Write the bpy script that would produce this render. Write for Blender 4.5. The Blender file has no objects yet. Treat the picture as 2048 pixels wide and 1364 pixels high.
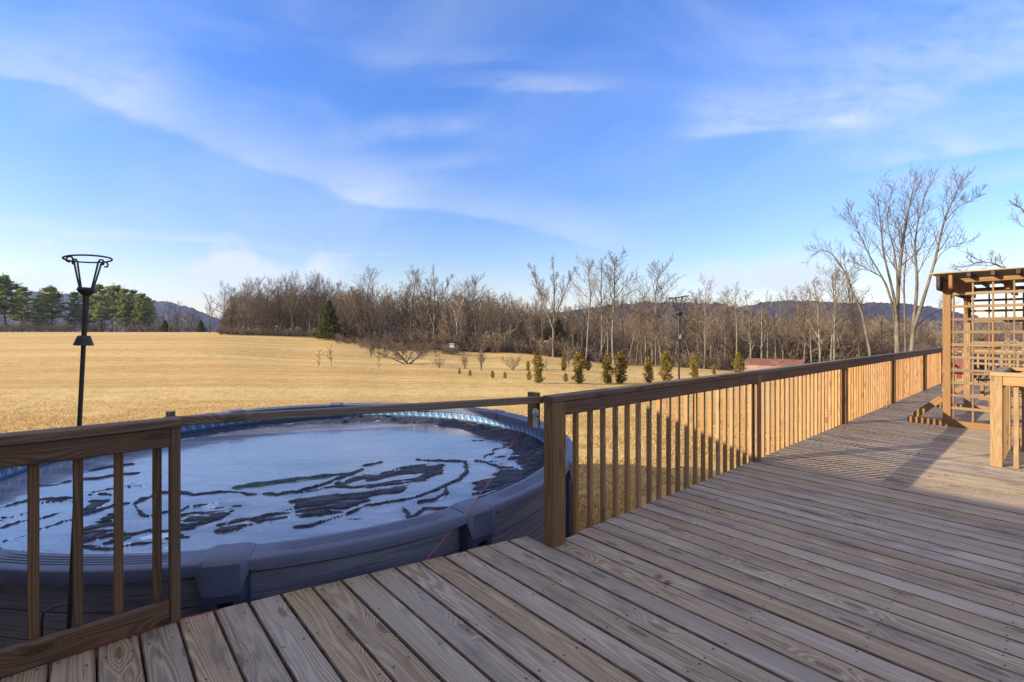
import bpy, math, random
import numpy as np
from mathutils import Vector, Matrix

C = bpy.context.scene.collection
RAD = math.radians
# ------------------------------------------------------------------ helpers
class MB:
    """collects geometry for ONE mesh object"""
    def __init__(s):
        s.v = []; s.f = []; s.uv = []; s.r = []; s.m = []; s.n = 0; s.has_uv = False
    def add(s, verts, faces, uvs=None, rnd=0.0, mi=0):
        b = s.n
        s.v.extend(verts); s.n += len(verts)
        if isinstance(rnd, (int, float)): s.r.extend([rnd]*len(verts))
        else: s.r.extend(rnd)
        for k, f in enumerate(faces):
            s.f.append([b+i for i in f]); s.m.append(mi)
            if uvs is not None: s.uv.append(uvs[k]); s.has_uv = True
            else: s.uv.append(None)
    def box(s, c, sx, sy, sz, ax=(1,0,0), up=(0,0,1), rnd=0.0, mi=0, uo=(0,0)):
        ax = Vector(ax).normalized(); up = Vector(up).normalized(); ay = up.cross(ax).normalized(); up = ax.cross(ay)
        c = Vector(c)
        beam(s, c-ax*sx/2, c+ax*sx/2, sy, sz, up, ch=min(sx,sy,sz)*.06, rnd=rnd, mi=mi, uo=uo)
    def tube(s, pts, rad, sides=6, rnd=0.0, mi=0, cap=True, closed=False):
        pts = [Vector(p) for p in pts]; n = len(pts)
        if not hasattr(rad, '__len__'): rad = [rad]*n
        vs = []; prev = None
        for i, p in enumerate(pts):
            if closed: t = pts[(i+1) % n]-pts[i-1]
            else: t = pts[min(i+1, n-1)]-pts[max(i-1, 0)]
            t = t.normalized() if t.length > 1e-9 else Vector((0,0,1))
            if prev is None:
                a = Vector((1,0,0)) if abs(t.x) < .8 else Vector((0,1,0))
                a = (a-t*a.dot(t)).normalized()
            else:
                a = prev-t*prev.dot(t)
                a = a.normalized() if a.length > 1e-6 else Vector((1,0,0))
            prev = a; b = t.cross(a)
            for k in range(sides):
                q = 2*math.pi*k/sides
                vs.append(tuple(p+(a*math.cos(q)+b*math.sin(q))*rad[i]))
        fs = []
        rng = n if closed else n-1
        for i in range(rng):
            j = (i+1) % n
            for k in range(sides):
                k2 = (k+1) % sides
                fs.append((i*sides+k, i*sides+k2, j*sides+k2, j*sides+k))
        if cap and not closed:
            fs.append(tuple(range(sides))[::-1]); fs.append(tuple((n-1)*sides+k for k in range(sides)))
        s.add(vs, fs, None, rnd, mi)
    def lathe(s, prof, c=(0,0,0), axis=(0,0,1), seg=24, rnd=0.0, mi=0):
        ax = Vector(axis).normalized(); c = Vector(c)
        a = Vector((1,0,0)) if abs(ax.x) < .8 else Vector((0,1,0))
        a = (a-ax*a.dot(ax)).normalized(); b = ax.cross(a)
        vs = []; fs = []
        for r, z in prof:
            for k in range(seg):
                q = 2*math.pi*k/seg
                vs.append(tuple(c+ax*z+(a*math.cos(q)+b*math.sin(q))*r))
        for i in range(len(prof)-1):
            for k in range(seg):
                k2 = (k+1) % seg
                fs.append((i*seg+k, i*seg+k2, (i+1)*seg+k2, (i+1)*seg+k))
        s.add(vs, fs, None, rnd, mi)
    def build(s, name, mats, parent=None, org=None, smooth=False):
        if not isinstance(mats, (list, tuple)): mats = [mats]
        if parent is not None: org = ORG[parent.name]
        elif org is None: org = Vector((0,0,0))
        org = Vector(org)
        v = np.array(s.v, dtype=np.float32).reshape(-1, 3)-np.array(org, dtype=np.float32)
        ln = np.array([len(f) for f in s.f], dtype=np.int32)
        idx = np.fromiter((i for f in s.f for i in f), dtype=np.int32)
        st = np.concatenate(([0], np.cumsum(ln)[:-1])).astype(np.int32) if len(ln) else np.zeros(0, np.int32)
        me = bpy.data.meshes.new(name)
        me.vertices.add(len(v)); me.vertices.foreach_set('co', v.ravel())
        me.loops.add(len(idx)); me.loops.foreach_set('vertex_index', idx)
        me.polygons.add(len(ln)); me.polygons.foreach_set('loop_start', st)
        me.polygons.foreach_set('material_index', np.array(s.m, dtype=np.int32))
        me.polygons.foreach_set('use_smooth', np.full(len(ln), smooth))
        me.update(calc_edges=True)
        a = me.attributes.new('rnd', 'FLOAT', 'POINT'); a.data.foreach_set('value', np.array(s.r, dtype=np.float32))
        if s.has_uv:
            uvl = me.uv_layers.new(name='UVMap')
            u = []
            for f, q in zip(s.f, s.uv):
                if q is None: u.extend([(0.0, 0.0)]*len(f))
                else: u.extend(q)
            uvl.data.foreach_set('uv', np.array(u, dtype=np.float32).ravel())
        for m in mats: me.materials.append(m)
        o = bpy.data.objects.new(name, me); C.objects.link(o)
        if parent is not None: o.parent = parent
        else: o.location = org
        ORG[o.name] = org
        return o
ORG = {}
def np_object(name, v, tris, mat, rnd=None, org=(0,0,0), smooth=False):
    """big triangle soups straight from numpy"""
    me = bpy.data.meshes.new(name); v = np.asarray(v, np.float32)-np.array(org, np.float32); tris = np.asarray(tris, np.int32)
    k = tris.shape[1]
    me.vertices.add(len(v)); me.vertices.foreach_set('co', v.ravel())
    me.loops.add(tris.size); me.loops.foreach_set('vertex_index', tris.ravel())
    me.polygons.add(len(tris)); me.polygons.foreach_set('loop_start', np.arange(0, tris.size, k, dtype=np.int32))
    me.polygons.foreach_set('use_smooth', np.full(len(tris), smooth))
    me.update(calc_edges=True)
    if rnd is not None:
        a = me.attributes.new('rnd', 'FLOAT', 'POINT'); a.data.foreach_set('value', np.asarray(rnd, np.float32))
    me.materials.append(mat)
    o = bpy.data.objects.new(name, me); C.objects.link(o); o.location = org
    ORG[o.name] = Vector(org)
    return o
def beam(mb, p0, p1, w, h, up=(0,0,1), ch=.004, rnd=0.0, mi=0, uo=(0,0)):
    """a sawn timber with eased edges; uv in metres, u along the grain"""
    p0 = Vector(p0); p1 = Vector(p1); t = p1-p0; L = t.length; t.normalize()
    up = Vector(up); up = (up-t*up.dot(t)).normalized(); sd = up.cross(t)
    a, b = w/2, h/2; c = min(ch, a*.8, b*.8)
    sec = [(-a+c,-b),(a-c,-b),(a,-b+c),(a,b-c),(a-c,b),(-a+c,b),(-a,b-c),(-a,-b+c)]
    vs = [tuple(p0+sd*x+up*y) for x, y in sec]+[tuple(p1+sd*x+up*y) for x, y in sec]
    per = [0]
    for i in range(8):
        q, r = sec[i], sec[(i+1) % 8]; per.append(per[-1]+math.hypot(q[0]-r[0], q[1]-r[1]))
    fs = []; uv = []
    for i in range(8):
        j = (i+1) % 8
        fs.append((i, j, 8+j, 8+i)); U, V = uo
        uv.append([(U, V+per[i]), (U, V+per[i+1]), (U+L, V+per[i+1]), (U+L, V+per[i])])
    fs.append(tuple(range(7, -1, -1))); uv.append([(uo[0]+sec[i][1]*.3, uo[1]+sec[i][0]) for i in range(7, -1, -1)])
    fs.append(tuple(range(8, 16))); uv.append([(uo[0]+L+sec[i][1]*.3, uo[1]+sec[i][0]) for i in range(8)])
    mb.add(vs, fs, uv, rnd, mi)
RW = random.Random(11)
def wb(mb, p0, p1, w, h, up=(0,0,1), ch=.004, mi=0):
    beam(mb, p0, p1, w, h, up, ch, RW.random(), mi, (RW.uniform(0, 40), RW.uniform(0, 40)))
def wood1(name, mat, parent, p0, p1, w, h, up=(0,0,1), ch=.004):
    m = MB(); wb(m, p0, p1, w, h, up, ch); return m.build(name, mat, parent)
def tag(o, label=None, cat=None, group=None, kind=None):
    if label: o['label'] = label
    if cat: o['category'] = cat
    if group: o['group'] = group
    if kind: o['kind'] = kind
    return o
def empty(name, loc, label=None, cat=None, group=None):
    o = bpy.data.objects.new(name, None); C.objects.link(o); o.location = loc; o.empty_display_size = .2
    ORG[o.name] = Vector(loc)
    return tag(o, label, cat, group)
def copy_tree(o, loc, rz=0, sc=1, label=None, group=None):
    r = o.copy(); C.objects.link(r); r.location = loc; r.rotation_euler = (0,0,rz); r.scale = (sc,sc,sc) if not hasattr(sc, '__len__') else sc
    if label: r['label'] = label
    if group: r['group'] = group
    for ch in list(o.children):
        c = ch.copy(); C.objects.link(c); c.parent = r
        for g in list(ch.children):
            d = g.copy(); C.objects.link(d); d.parent = c
    return r
# ---- numpy value noise
def _h(ix, iy, s):
    a = (ix.astype(np.int64)*374761393+iy.astype(np.int64)*668265263+s*982451653) & 0x7fffffff
    a = ((a ^ (a >> 13))*1274126177) & 0x7fffffff
    return ((a ^ (a >> 16)) & 0xffff)/65535.0
def vnoise(x, y, s=0):
    x = np.asarray(x, float); y = np.asarray(y, float)
    ix = np.floor(x); iy = np.floor(y); fx = x-ix; fy = y-iy
    fx = fx*fx*(3-2*fx); fy = fy*fy*(3-2*fy)
    a = _h(ix, iy, s); b = _h(ix+1, iy, s); c = _h(ix, iy+1, s); d = _h(ix+1, iy+1, s)
    return (a*(1-fx)+b*fx)*(1-fy)+(c*(1-fx)+d*fx)*fy
def fbm(x, y, o=4, s=0):
    t = 0; a = .5; n = 0
    for k in range(o):
        t = t+a*vnoise(np.asarray(x)*2**k, np.asarray(y)*2**k, s+k*17); n += a; a *= .5
    return t/n
def sstep(a, b, x):
    t = np.clip((x-a)/(b-a), 0, 1); return t*t*(3-2*t)
# ------------------------------------------------------------------ the place
F_PX, HZ, EYE = 966.0, 664.0, 1.35           # focal length in photo pixels, horizon row, eye height above the deck
P0 = Vector((.264, 3.076, 0)); U = Vector((.753, .658, 0)).normalized(); N = Vector((U.y, -U.x, 0))
def un(u, n, z=0): p = P0+U*u+N*n; return Vector((p.x, p.y, z))
def on_plane(px, py, z):
    Y = F_PX*(EYE-z)/(py-HZ); return Vector(((px-1024)/F_PX*Y, Y, z))
# terrain: drop below the eye along viewing columns
_K = (np.array([-400, 0, 400, 640, 820, 1000, 1300, 1700, 2048, 2400])-1024)/F_PX
_Y = np.array([0, 8, 12, 20, 30, 45, 60, 80, 100, 130, 170, 250, 400, 700, 1500, 4000.])
_D = np.array([
 [2.5,2.5,2.5,2.35,2.2,1.6,1.1,.5,.02,.05,.5,2,5,10,16,20],
 [2.5,2.5,2.5,2.35,2.2,1.6,1.1,.5,.02,.05,.5,2,5,10,16,20],
 [2.5,2.5,2.5,2.4,2.25,1.7,1.1,.5,.0,.1,.5,2,5,10,16,20],
 [2.5,2.5,2.5,2.5,2.45,2.25,1.7,.95,.7,.8,1,2,6,12,18,22],
 [2.5,2.5,2.5,2.6,2.65,2.65,2.55,2.6,2.7,3,4,6,9,14,20,24],
 [2.5,2.5,2.5,2.65,2.8,3.0,3.05,3.2,3.6,4.5,6,8,10,15,20,24],
 [2.5,2.5,2.55,2.8,3.1,3.8,4.4,5.2,6.2,7.5,9,11,13,16,20,24],
 [2.5,2.5,2.6,3.0,3.6,4.6,5.4,6.5,7.6,9,11,13,15,17,20,24],
 [2.5,2.5,2.6,3.0,3.6,4.6,5.4,6.5,7.6,9,11,13,15,17,20,24],
 [2.5,2.5,2.6,3.0,3.6,4.6,5.4,6.5,7.6,9,11,13,15,17,20,24]])
def drop(k, Y):
    k = np.clip(np.asarray(k, float), _K[0], _K[-1]); Y = np.clip(np.asarray(Y, float), 0, 3999)
    i = np.clip(np.searchsorted(_K, k)-1, 0, len(_K)-2); j = np.clip(np.searchsorted(_Y, Y, side='right')-1, 0, len(_Y)-2)
    a = (k-_K[i])/(_K[i+1]-_K[i]); b = (Y-_Y[j])/(_Y[j+1]-_Y[j]); a = a*a*(3-2*a)
    return (_D[i,j]*(1-a)+_D[i+1,j]*a)*(1-b)+(_D[i,j+1]*(1-a)+_D[i+1,j+1]*a)*b
def ground_z(X, Y):
    X = np.asarray(X, float); Y = np.asarray(Y, float)
    r = np.hypot(X, Y); an = np.clip(np.arctan2(X, Y), -.97, .95)
    z = EYE-(drop(np.tan(an), r*np.cos(an))*.5+.25*drop(np.tan(an), r*np.cos(an)*1.08)+.25*drop(np.tan(an), r*np.cos(an)*.92))
    amp = sstep(14, 45, r)*(1-sstep(80, 105, r)*.8)
    z = z+amp*((fbm(X*.05+9, Y*.07, 3, 5)-.5)*.35+(fbm(X*.018, Y*.12+3, 2, 8)-.5)*.3)
    z = z-.16*sstep(40, 44, r)*(1-sstep(44, 52, r))*sstep(0, 25, -X)    # a mown terrace edge across the left field
    return z
def gz(x, y): return float(ground_z(np.array([x]), np.array([y]))[0])
def at(px, Y):
    x = (px-1024)/F_PX*Y; return Vector((x, Y, gz(x, Y)))
def at_row(px, py, lo=14, hi=120):
    """where the line of sight through a row meets the ground"""
    ys = np.linspace(lo, hi, 400); k = (px-1024)/F_PX
    row = HZ+F_PX*(EYE-ground_z(k*ys, ys))/ys
    i = int(np.argmin(abs(row-py))); return at(px, float(ys[i]))
def height_to(p, py): return (HZ-py)/F_PX*p.y+EYE-p.z
# ------------------------------------------------------------------ materials
class G:
    def __init__(s, name):
        s.mat = bpy.data.materials.new(name); s.mat.use_nodes = True; s.nt = s.mat.node_tree
        s.nt.nodes.clear(); s.out = s.n('ShaderNodeOutputMaterial')
    def n(s, t, **kw):
        x = s.nt.nodes.new(t)
        for k, v in kw.items(): setattr(x, k, v)
        return x
    def l(s, a, b): s.nt.links.new(a, b)
    def put(s, sock, v):
        if hasattr(v, 'is_output'): s.l(v, sock)
        elif v is not None: sock.default_value = v
    def m(s, op, a, b=None, c=None, clamp=False):
        x = s.n('ShaderNodeMath', operation=op, use_clamp=clamp)
        s.put(x.inputs[0], a)
        if b is not None: s.put(x.inputs[1], b)
        if c is not None: s.put(x.inputs[2], c)
        return x.outputs[0]
    def ss(s, a, b, v):
        x = s.n('ShaderNodeMapRange', interpolation_type='SMOOTHSTEP')
        s.put(x.inputs['Value'], v); s.put(x.inputs['From Min'], a); s.put(x.inputs['From Max'], b)
        return x.outputs[0]
    def mix(s, f, a, b, mode='MIX'):
        x = s.n('ShaderNodeMix', data_type='RGBA', blend_type=mode)
        s.put(x.inputs[0], f)
        s.put(x.inputs[6], (*a, 1) if isinstance(a, tuple) else a); s.put(x.inputs[7], (*b, 1) if isinstance(b, tuple) else b)
        return x.outputs[2]
    def vec(s, x, y, z=0.0):
        c = s.n('ShaderNodeCombineXYZ'); s.put(c.inputs[0], x); s.put(c.inputs[1], y); s.put(c.inputs[2], z); return c.outputs[0]
    def noise(s, v, scale=1.0, detail=3.0, rough=.55, dist=0.0):
        x = s.n('ShaderNodeTexNoise'); s.put(x.inputs['Vector'], v); s.put(x.inputs['Scale'], scale)
        x.inputs['Detail'].default_value = detail; x.inputs['Roughness'].default_value = rough; x.inputs['Distortion'].default_value = dist
        return x.outputs[0]
    def attr(s, name='rnd'): return s.n('ShaderNodeAttribute', attribute_name=name).outputs['Fac']
    def uv(s):
        x = s.n('ShaderNodeUVMap', uv_map='UVMap'); q = s.n('ShaderNodeSeparateXYZ'); s.l(x.outputs[0], q.inputs[0]); return q.outputs[0], q.outputs[1]
    def pos(s): return s.n('ShaderNodeNewGeometry').outputs['Position']
    def sep(s, v):
        q = s.n('ShaderNodeSeparateXYZ'); s.l(v, q.inputs[0]); return q.outputs[0], q.outputs[1], q.outputs[2]
    def bump(s, h, dist=.01, strength=1.0, normal=None):
        x = s.n('ShaderNodeBump'); s.put(x.inputs['Height'], h); x.inputs['Distance'].default_value = dist; x.inputs['Strength'].default_value = strength
        if normal is not None: s.l(normal, x.inputs['Normal'])
        return x.outputs[0]
    def bsdf(s, col, rough=.6, normal=None, spec=.5, metal=0.0, trans=None, coat=0.0):
        b = s.n('ShaderNodeBsdfPrincipled')
        s.put(b.inputs['Base Color'], (*col, 1) if isinstance(col, tuple) else col); s.put(b.inputs['Roughness'], rough)
        s.put(b.inputs['Specular IOR Level'], spec); s.put(b.inputs['Metallic'], metal)
        if coat: b.inputs['Coat Weight'].default_value = coat; b.inputs['Coat Roughness'].default_value = .09; b.inputs['Coat IOR'].default_value = 1.52
        if normal is not None: s.l(normal, b.inputs['Normal'])
        o = b.outputs[0]
        if trans:
            t = s.n('ShaderNodeBsdfTranslucent'); s.put(t.inputs[0], (*col, 1) if isinstance(col, tuple) else col)
            mx = s.n('ShaderNodeMixShader'); mx.inputs[0].default_value = trans; s.l(o, mx.inputs[1]); s.l(t.outputs[0], mx.inputs[2]); o = mx.outputs[0]
        s.l(o, s.out.inputs['Surface']); return s.mat
def wood(name, dark, mid, light, ring=95.0, stain=.5, stain_col=(.03,.028,.03), grey=0.0, grey_col=(.2,.19,.19), var=.35, bumpd=.0022, rough=.75, sv=.16, rw=.36, blot=0.0):
    g = G(name); u, v = g.uv(); r = g.attr()
    off = g.m('MULTIPLY', r, 57.0)
    low = g.noise(g.vec(g.m('MULTIPLY', u, .9), g.m('MULTIPLY', v, 5.0), off), 1.0, 2.0)
    # growth rings of a slightly tilted log
    cx = g.m('SUBTRACT', g.m('PINGPONG', g.m('ADD', v, g.m('MULTIPLY', r, .31)), .12), g.m('MULTIPLY', g.m('FRACT', g.m('MULTIPLY', r, 7.3)), .11))
    cz = g.m('ADD', g.m('ADD', .035, g.m('MULTIPLY', g.m('SINE', g.m('ADD', g.m('MULTIPLY', u, 1.1), off)), .022)), g.m('MULTIPLY', low, .055))
    vor = g.n('ShaderNodeTexVoronoi', voronoi_dimensions='2D'); g.l(g.vec(g.m('ADD', g.m('MULTIPLY', u, 2.2), off), g.m('MULTIPLY', v, 7.5)), vor.inputs['Vector']); vor.inputs['Scale'].default_value = 1.0
    kd = vor.outputs['Distance']; kc = g.sep(vor.outputs['Color'])[0]
    has = g.m('GREATER_THAN', kc, .70)
    near = g.m('MULTIPLY', g.m('SUBTRACT', 1.0, g.ss(.05, .42, kd)), has)
    d = g.m('SQRT', g.m('ADD', g.m('MULTIPLY', cx, cx), g.m('MULTIPLY', cz, cz)))
    d = g.m('ADD', d, g.m('MULTIPLY', near, .022))
    wob = g.noise(g.vec(g.m('MULTIPLY', u, 4.0), g.m('MULTIPLY', v, 40.0), off), 1.0, 2.0)
    ph = g.m('MULTIPLY', g.m('ADD', d, g.m('MULTIPLY', wob, .004)), ring*6.2832)
    ringv = g.m('POWER', g.m('ADD', .5, g.m('MULTIPLY', g.m('SINE', ph), .5)), 1.6)
    fine = g.noise(g.vec(g.m('MULTIPLY', u, 5.0), g.m('MULTIPLY', v, 420.0), off), 1.0, 3.0, .65)
    med = g.noise(g.vec(g.m('MULTIPLY', u, 1.6), g.m('MULTIPLY', v, 70.0), off), 1.0, 2.0)
    f = g.m('ADD', g.m('MULTIPLY', ringv, rw), g.m('ADD', g.m('MULTIPLY', fine, .50), g.m('MULTIPLY', med, .36)))
    c = g.mix(g.ss(.2, .72, f), dark, mid); c = g.mix(g.ss(.6, 1.05, f), c, light)
    if grey:
        c = g.mix(g.m('MULTIPLY', g.ss(.38, .66, g.noise(g.vec(g.m('MULTIPLY', u, .8), g.m('MULTIPLY', v, 9.0), off), 1.0, 3.0)), grey), c, grey_col)
    # knots
    kn = g.m('MULTIPLY', g.m('SUBTRACT', 1.0, g.ss(.08, .15, kd)), has)
    kr = g.m('ADD', .5, g.m('MULTIPLY', g.m('SINE', g.m('MULTIPLY', kd, 150.0)), .5))
    c = g.mix(g.m('MULTIPLY', kn, g.m('ADD', .35, g.m('MULTIPLY', kr, .45))), c, tuple(x*.45 for x in dark))
    # drying checks and weather stains
    chk = g.ss(.70, .76, g.noise(g.vec(g.m('MULTIPLY', u, 2.2), g.m('MULTIPLY', v, 160.0), g.m('ADD', off, 9.0)), 1.0, 1.0))
    c = g.mix(g.m('MULTIPLY', chk, .5), c, tuple(x*.35 for x in dark))
    st = g.ss(.56, .75, g.noise(g.vec(g.m('MULTIPLY', u, 1.1), g.m('MULTIPLY', v, 6.0), g.m('ADD', off, 3.0)), 1.0, 4.0, .6))
    c = g.mix(g.m('MULTIPLY', st, stain), c, stain_col)
    if blot:
        px, py, pz = g.sep(g.pos()); bn = g.noise(g.vec(g.m('ADD', g.m('MULTIPLY', px, .66), g.m('MULTIPLY', py, -.75)), g.m('MULTIPLY', g.m('ADD', g.m('MULTIPLY', px, .75), g.m('MULTIPLY', py, .66)), 2.6)), 1.3, 5.0, .65)
        c = g.mix(g.m('MULTIPLY', g.ss(.52, .74, bn), blot), c, (.055,.047,.048))
    hs = g.n('ShaderNodeHueSaturation'); g.l(c, hs.inputs['Color'])
    g.put(hs.inputs['Value'], g.m('ADD', 1.0-var/2, g.m('MULTIPLY', g.m('FRACT', g.m('MULTIPLY', r, 13.7)), var)))
    g.put(hs.inputs['Saturation'], g.m('ADD', 1.0-sv/2, g.m('MULTIPLY', g.m('FRACT', g.m('MULTIPLY', r, 31.1)), sv)))
    h = g.m('SUBTRACT', g.m('ADD', g.m('MULTIPLY', fine, .5), g.m('MULTIPLY', ringv, .35)), g.m('ADD', g.m('MULTIPLY', chk, .8), g.m('MULTIPLY', kn, .4)))
    return g.bsdf(hs.outputs[0], g.m('SUBTRACT', rough+.1, g.m('MULTIPLY', fine, .25)), g.bump(h, bumpd, .9), .35)
M = {}
M['deck'] = wood('deck_wood', (.145,.104,.071), (.338,.258,.181), (.49,.395,.297), ring=150, stain=.6, stain_col=(.07,.055,.048), grey=.5, grey_col=(.36,.295,.23), var=.28, sv=.5, rw=.34, bumpd=.003, blot=.7)
M['cap'] = wood('cap_wood', (.06,.034,.018), (.125,.074,.039), (.19,.12,.068), ring=120, stain=.45, grey=.4, grey_col=(.15,.115,.09))
M['rail'] = wood('rail_wood', (.12,.058,.022), (.24,.118,.045), (.34,.18,.072), ring=120, stain=.3, stain_col=(.05,.03,.02))
M['balu'] = wood('baluster_wood', (.20,.10,.038), (.34,.182,.072), (.44,.26,.115), ring=130, stain=.35, stain_col=(.15,.085,.045), var=.42)
M['gold'] = wood('gold_wood', (.20,.112,.048), (.31,.185,.085), (.39,.25,.122), rw=.2, ring=130, stain=.22, stain_col=(.13,.085,.05), var=.3)
M['arbor'] = wood('arbor_wood', (.12,.060,.024), (.205,.108,.042), (.27,.152,.066), ring=130, stain=.3, stain_col=(.1,.06,.035), var=.3)
M['slat'] = wood('slat_wood', (.17,.11,.055), (.33,.235,.13), (.45,.34,.2), ring=90, stain=.35, stain_col=(.09,.07,.05), grey=.5, grey_col=(.27,.23,.17))
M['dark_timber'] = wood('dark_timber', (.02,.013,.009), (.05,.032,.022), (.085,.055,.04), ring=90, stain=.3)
def plain(name, col, rough=.6, metal=0.0, nscale=None, var=.25, spec=.5, bd=0.0):
    g = G(name)
    if nscale:
        nn = g.noise(g.pos(), nscale, 4.0)
        c = g.mix(g.ss(.3, .7, nn), tuple(x*(1-var) for x in col), tuple(min(1, x*(1+var)) for x in col))
        return g.bsdf(c, rough, g.bump(nn, bd, .6) if bd else None, spec, metal)
    return g.bsdf(col, rough, None, spec, metal)
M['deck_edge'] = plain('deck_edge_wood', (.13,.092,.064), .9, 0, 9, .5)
M['iron'] = plain('black_iron', (.022,.019,.017), .5, 0, 60, .4, .5, .001)
M['steel'] = plain('galvanised', (.45,.45,.44), .45, .8, 80, .3)
M['cord'] = plain('orange_cord', (.62,.11,.03), .7)
M['redcord'] = plain('red_cord', (.26,.022,.02), .7)
M['nail'] = plain('nail_steel', (.06,.05,.045), .5, .6)
M['chain'] = plain('chain_steel', (.55,.5,.38), .4, .6)
M['red_paint'] = plain('red_paint', (.13,.018,.014), .5, 0, 12, .3)
M['dark_cushion'] = plain('dark_cushion', (.022,.019,.016), .9, 0, 40, .6, .2, .004)
M['white_trim'] = plain('white_trim', (.75,.73,.69), .5, 0, 3, .08)
M['pot'] = plain('cast_metal', (.04,.03,.03), .6, 0, 30, .3)
def pool_plastic(name, col, rough=.42):
    g = G(name); p = g.pos()
    a = g.noise(p, 3.0, 4.0); b = g.noise(p, 90.0, 3.0)
    c = g.mix(g.ss(.3, .75, a), col, tuple(x*1.28+.004 for x in col)); c = g.mix(g.m('MULTIPLY', g.ss(.55, .8, b), .25), c, (.2,.19,.2))
    return g.bsdf(c, g.m('ADD', rough-.08, g.m('MULTIPLY', a, .25)), g.bump(b, .0008, .5), .45)
M['rim'] = pool_plastic('pool_rim_resin', (.074,.084,.136))
M['upright'] = pool_plastic('pool_upright_resin', (.052,.057,.098), .45)
def pool_wall():
    g = G('pool_wall_panel'); u, v = g.uv()
    row = g.m('FLOOR', g.m('DIVIDE', v, .15)); fr = g.m('FRACT', g.m('DIVIDE', v, .15))
    gr = g.noise(g.vec(g.m('MULTIPLY', u, 2.0), g.m('MULTIPLY', v, 75.0), row), 1.0, 4.0, .6)
    bl = g.noise(g.vec(u, g.m('MULTIPLY', v, 5.0), row), 1.3, 3.0)
    c = g.mix(g.ss(.3, .75, g.m('ADD', g.m('MULTIPLY', gr, .7), g.m('MULTIPLY', bl, .35))), (.13,.128,.16), (.33,.315,.36))
    seam = g.m('ADD', g.m('LESS_THAN', fr, .035), g.m('MULTIPLY', g.ss(.62, .7, gr), .25), clamp=True)
    c = g.mix(seam, c, (.018,.016,.02))
    return g.bsdf(c, .55, g.bump(g.m('SUBTRACT', gr, g.m('MULTIPLY', seam, 1.5)), .003, .7), .4)
M['pool_wall'] = pool_wall()
def liner():
    g = G('pool_liner'); u, v = g.uv()        # u metres round the wall, v metres above the tarp line
    uu = g.m('FRACT', g.m('DIVIDE', u, .122)); t = g.m('DIVIDE', v, .118)
    ax = g.m('ABSOLUTE', g.m('SUBTRACT', uu, .5))
    tri = g.m('LESS_THAN', g.m('ADD', g.m('MULTIPLY', ax, 2.15), t), .93)          # upright triangle
    left = g.m('LESS_THAN', uu, .5)
    nn = g.noise(g.vec(g.m('MULTIPLY', u, 30.0), g.m('MULTIPLY', v, 30.0)), 1.0, 3.0)
    white = g.mix(g.ss(.15, .75, g.m('ADD', t, g.m('MULTIPLY', nn, .2))), (.30,.36,.43), (.09,.19,.33))
    blue = g.mix(g.ss(.2, .8, nn), (.035,.105,.24), (.08,.19,.34))
    c = g.mix(left, blue, white)
    inv = g.mix(g.ss(.1, .9, g.m('ADD', t, g.m('MULTIPLY', g.m('SUBTRACT', nn, .5), .4))), (.018,.07,.18), (.055,.16,.31))
    edge = g.m('LESS_THAN', g.m('ABSOLUTE', g.m('SUBTRACT', g.m('ADD', g.m('MULTIPLY', ax, 2.15), t), 1.0)), .08)
    c = g.mix(tri, inv, c); c = g.mix(g.m('MULTIPLY', edge, .75), c, (.30,.39,.48))
    band = g.m('GREATER_THAN', v, .118); small = g.m('LESS_THAN', g.m('FRACT', g.m('DIVIDE', u, .03)), .45)
    top = g.mix(small, (.025,.07,.15), (.07,.15,.23)); top = g.mix(g.m('LESS_THAN', g.m('ABSOLUTE', g.m('SUBTRACT', v, .122)), .005), top, (.32,.39,.46))
    c = g.mix(band, c, top); c = g.mix(g.m('LESS_THAN', v, 0.0), c, (.03,.09,.2))
    return g.bsdf(c, .35, g.bump(nn, .002, .3), .5)
M['liner'] = liner()
def tarp():
    g = G('wet_tarp'); p = g.pos()
    a = g.noise(p, 2.5, 3.0); b = g.noise(p, 28.0, 4.0, .65, 1.2); r = g.attr()
    c = g.mix(g.ss(.35, .7, a), (.020,.023,.044), (.046,.048,.078)); c = g.mix(r, c, (.03,.085,.085))
    c = g.mix(g.m('MULTIPLY', g.ss(.5, .72, b), .25), c, (.12,.125,.17))
    x, y, z = g.sep(p); w = g.noise(g.vec(g.m('MULTIPLY', g.m('ADD', g.m('MULTIPLY', x, .91), g.m('MULTIPLY', y, .41)), 9.0), g.m('MULTIPLY', g.m('SUBTRACT', g.m('MULTIPLY', y, .91), g.m('MULTIPLY', x, .41)), 40.0)), 1.0, 4.0, .6, 1.5)
    return g.bsdf(c, g.m('ADD', .2, g.m('MULTIPLY', b, .35)), g.bump(g.m('ADD', g.m('POWER', w, .7), g.m('MULTIPLY', b, .05)), .06, 1.0), .35)
M['tarp'] = tarp()
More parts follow.
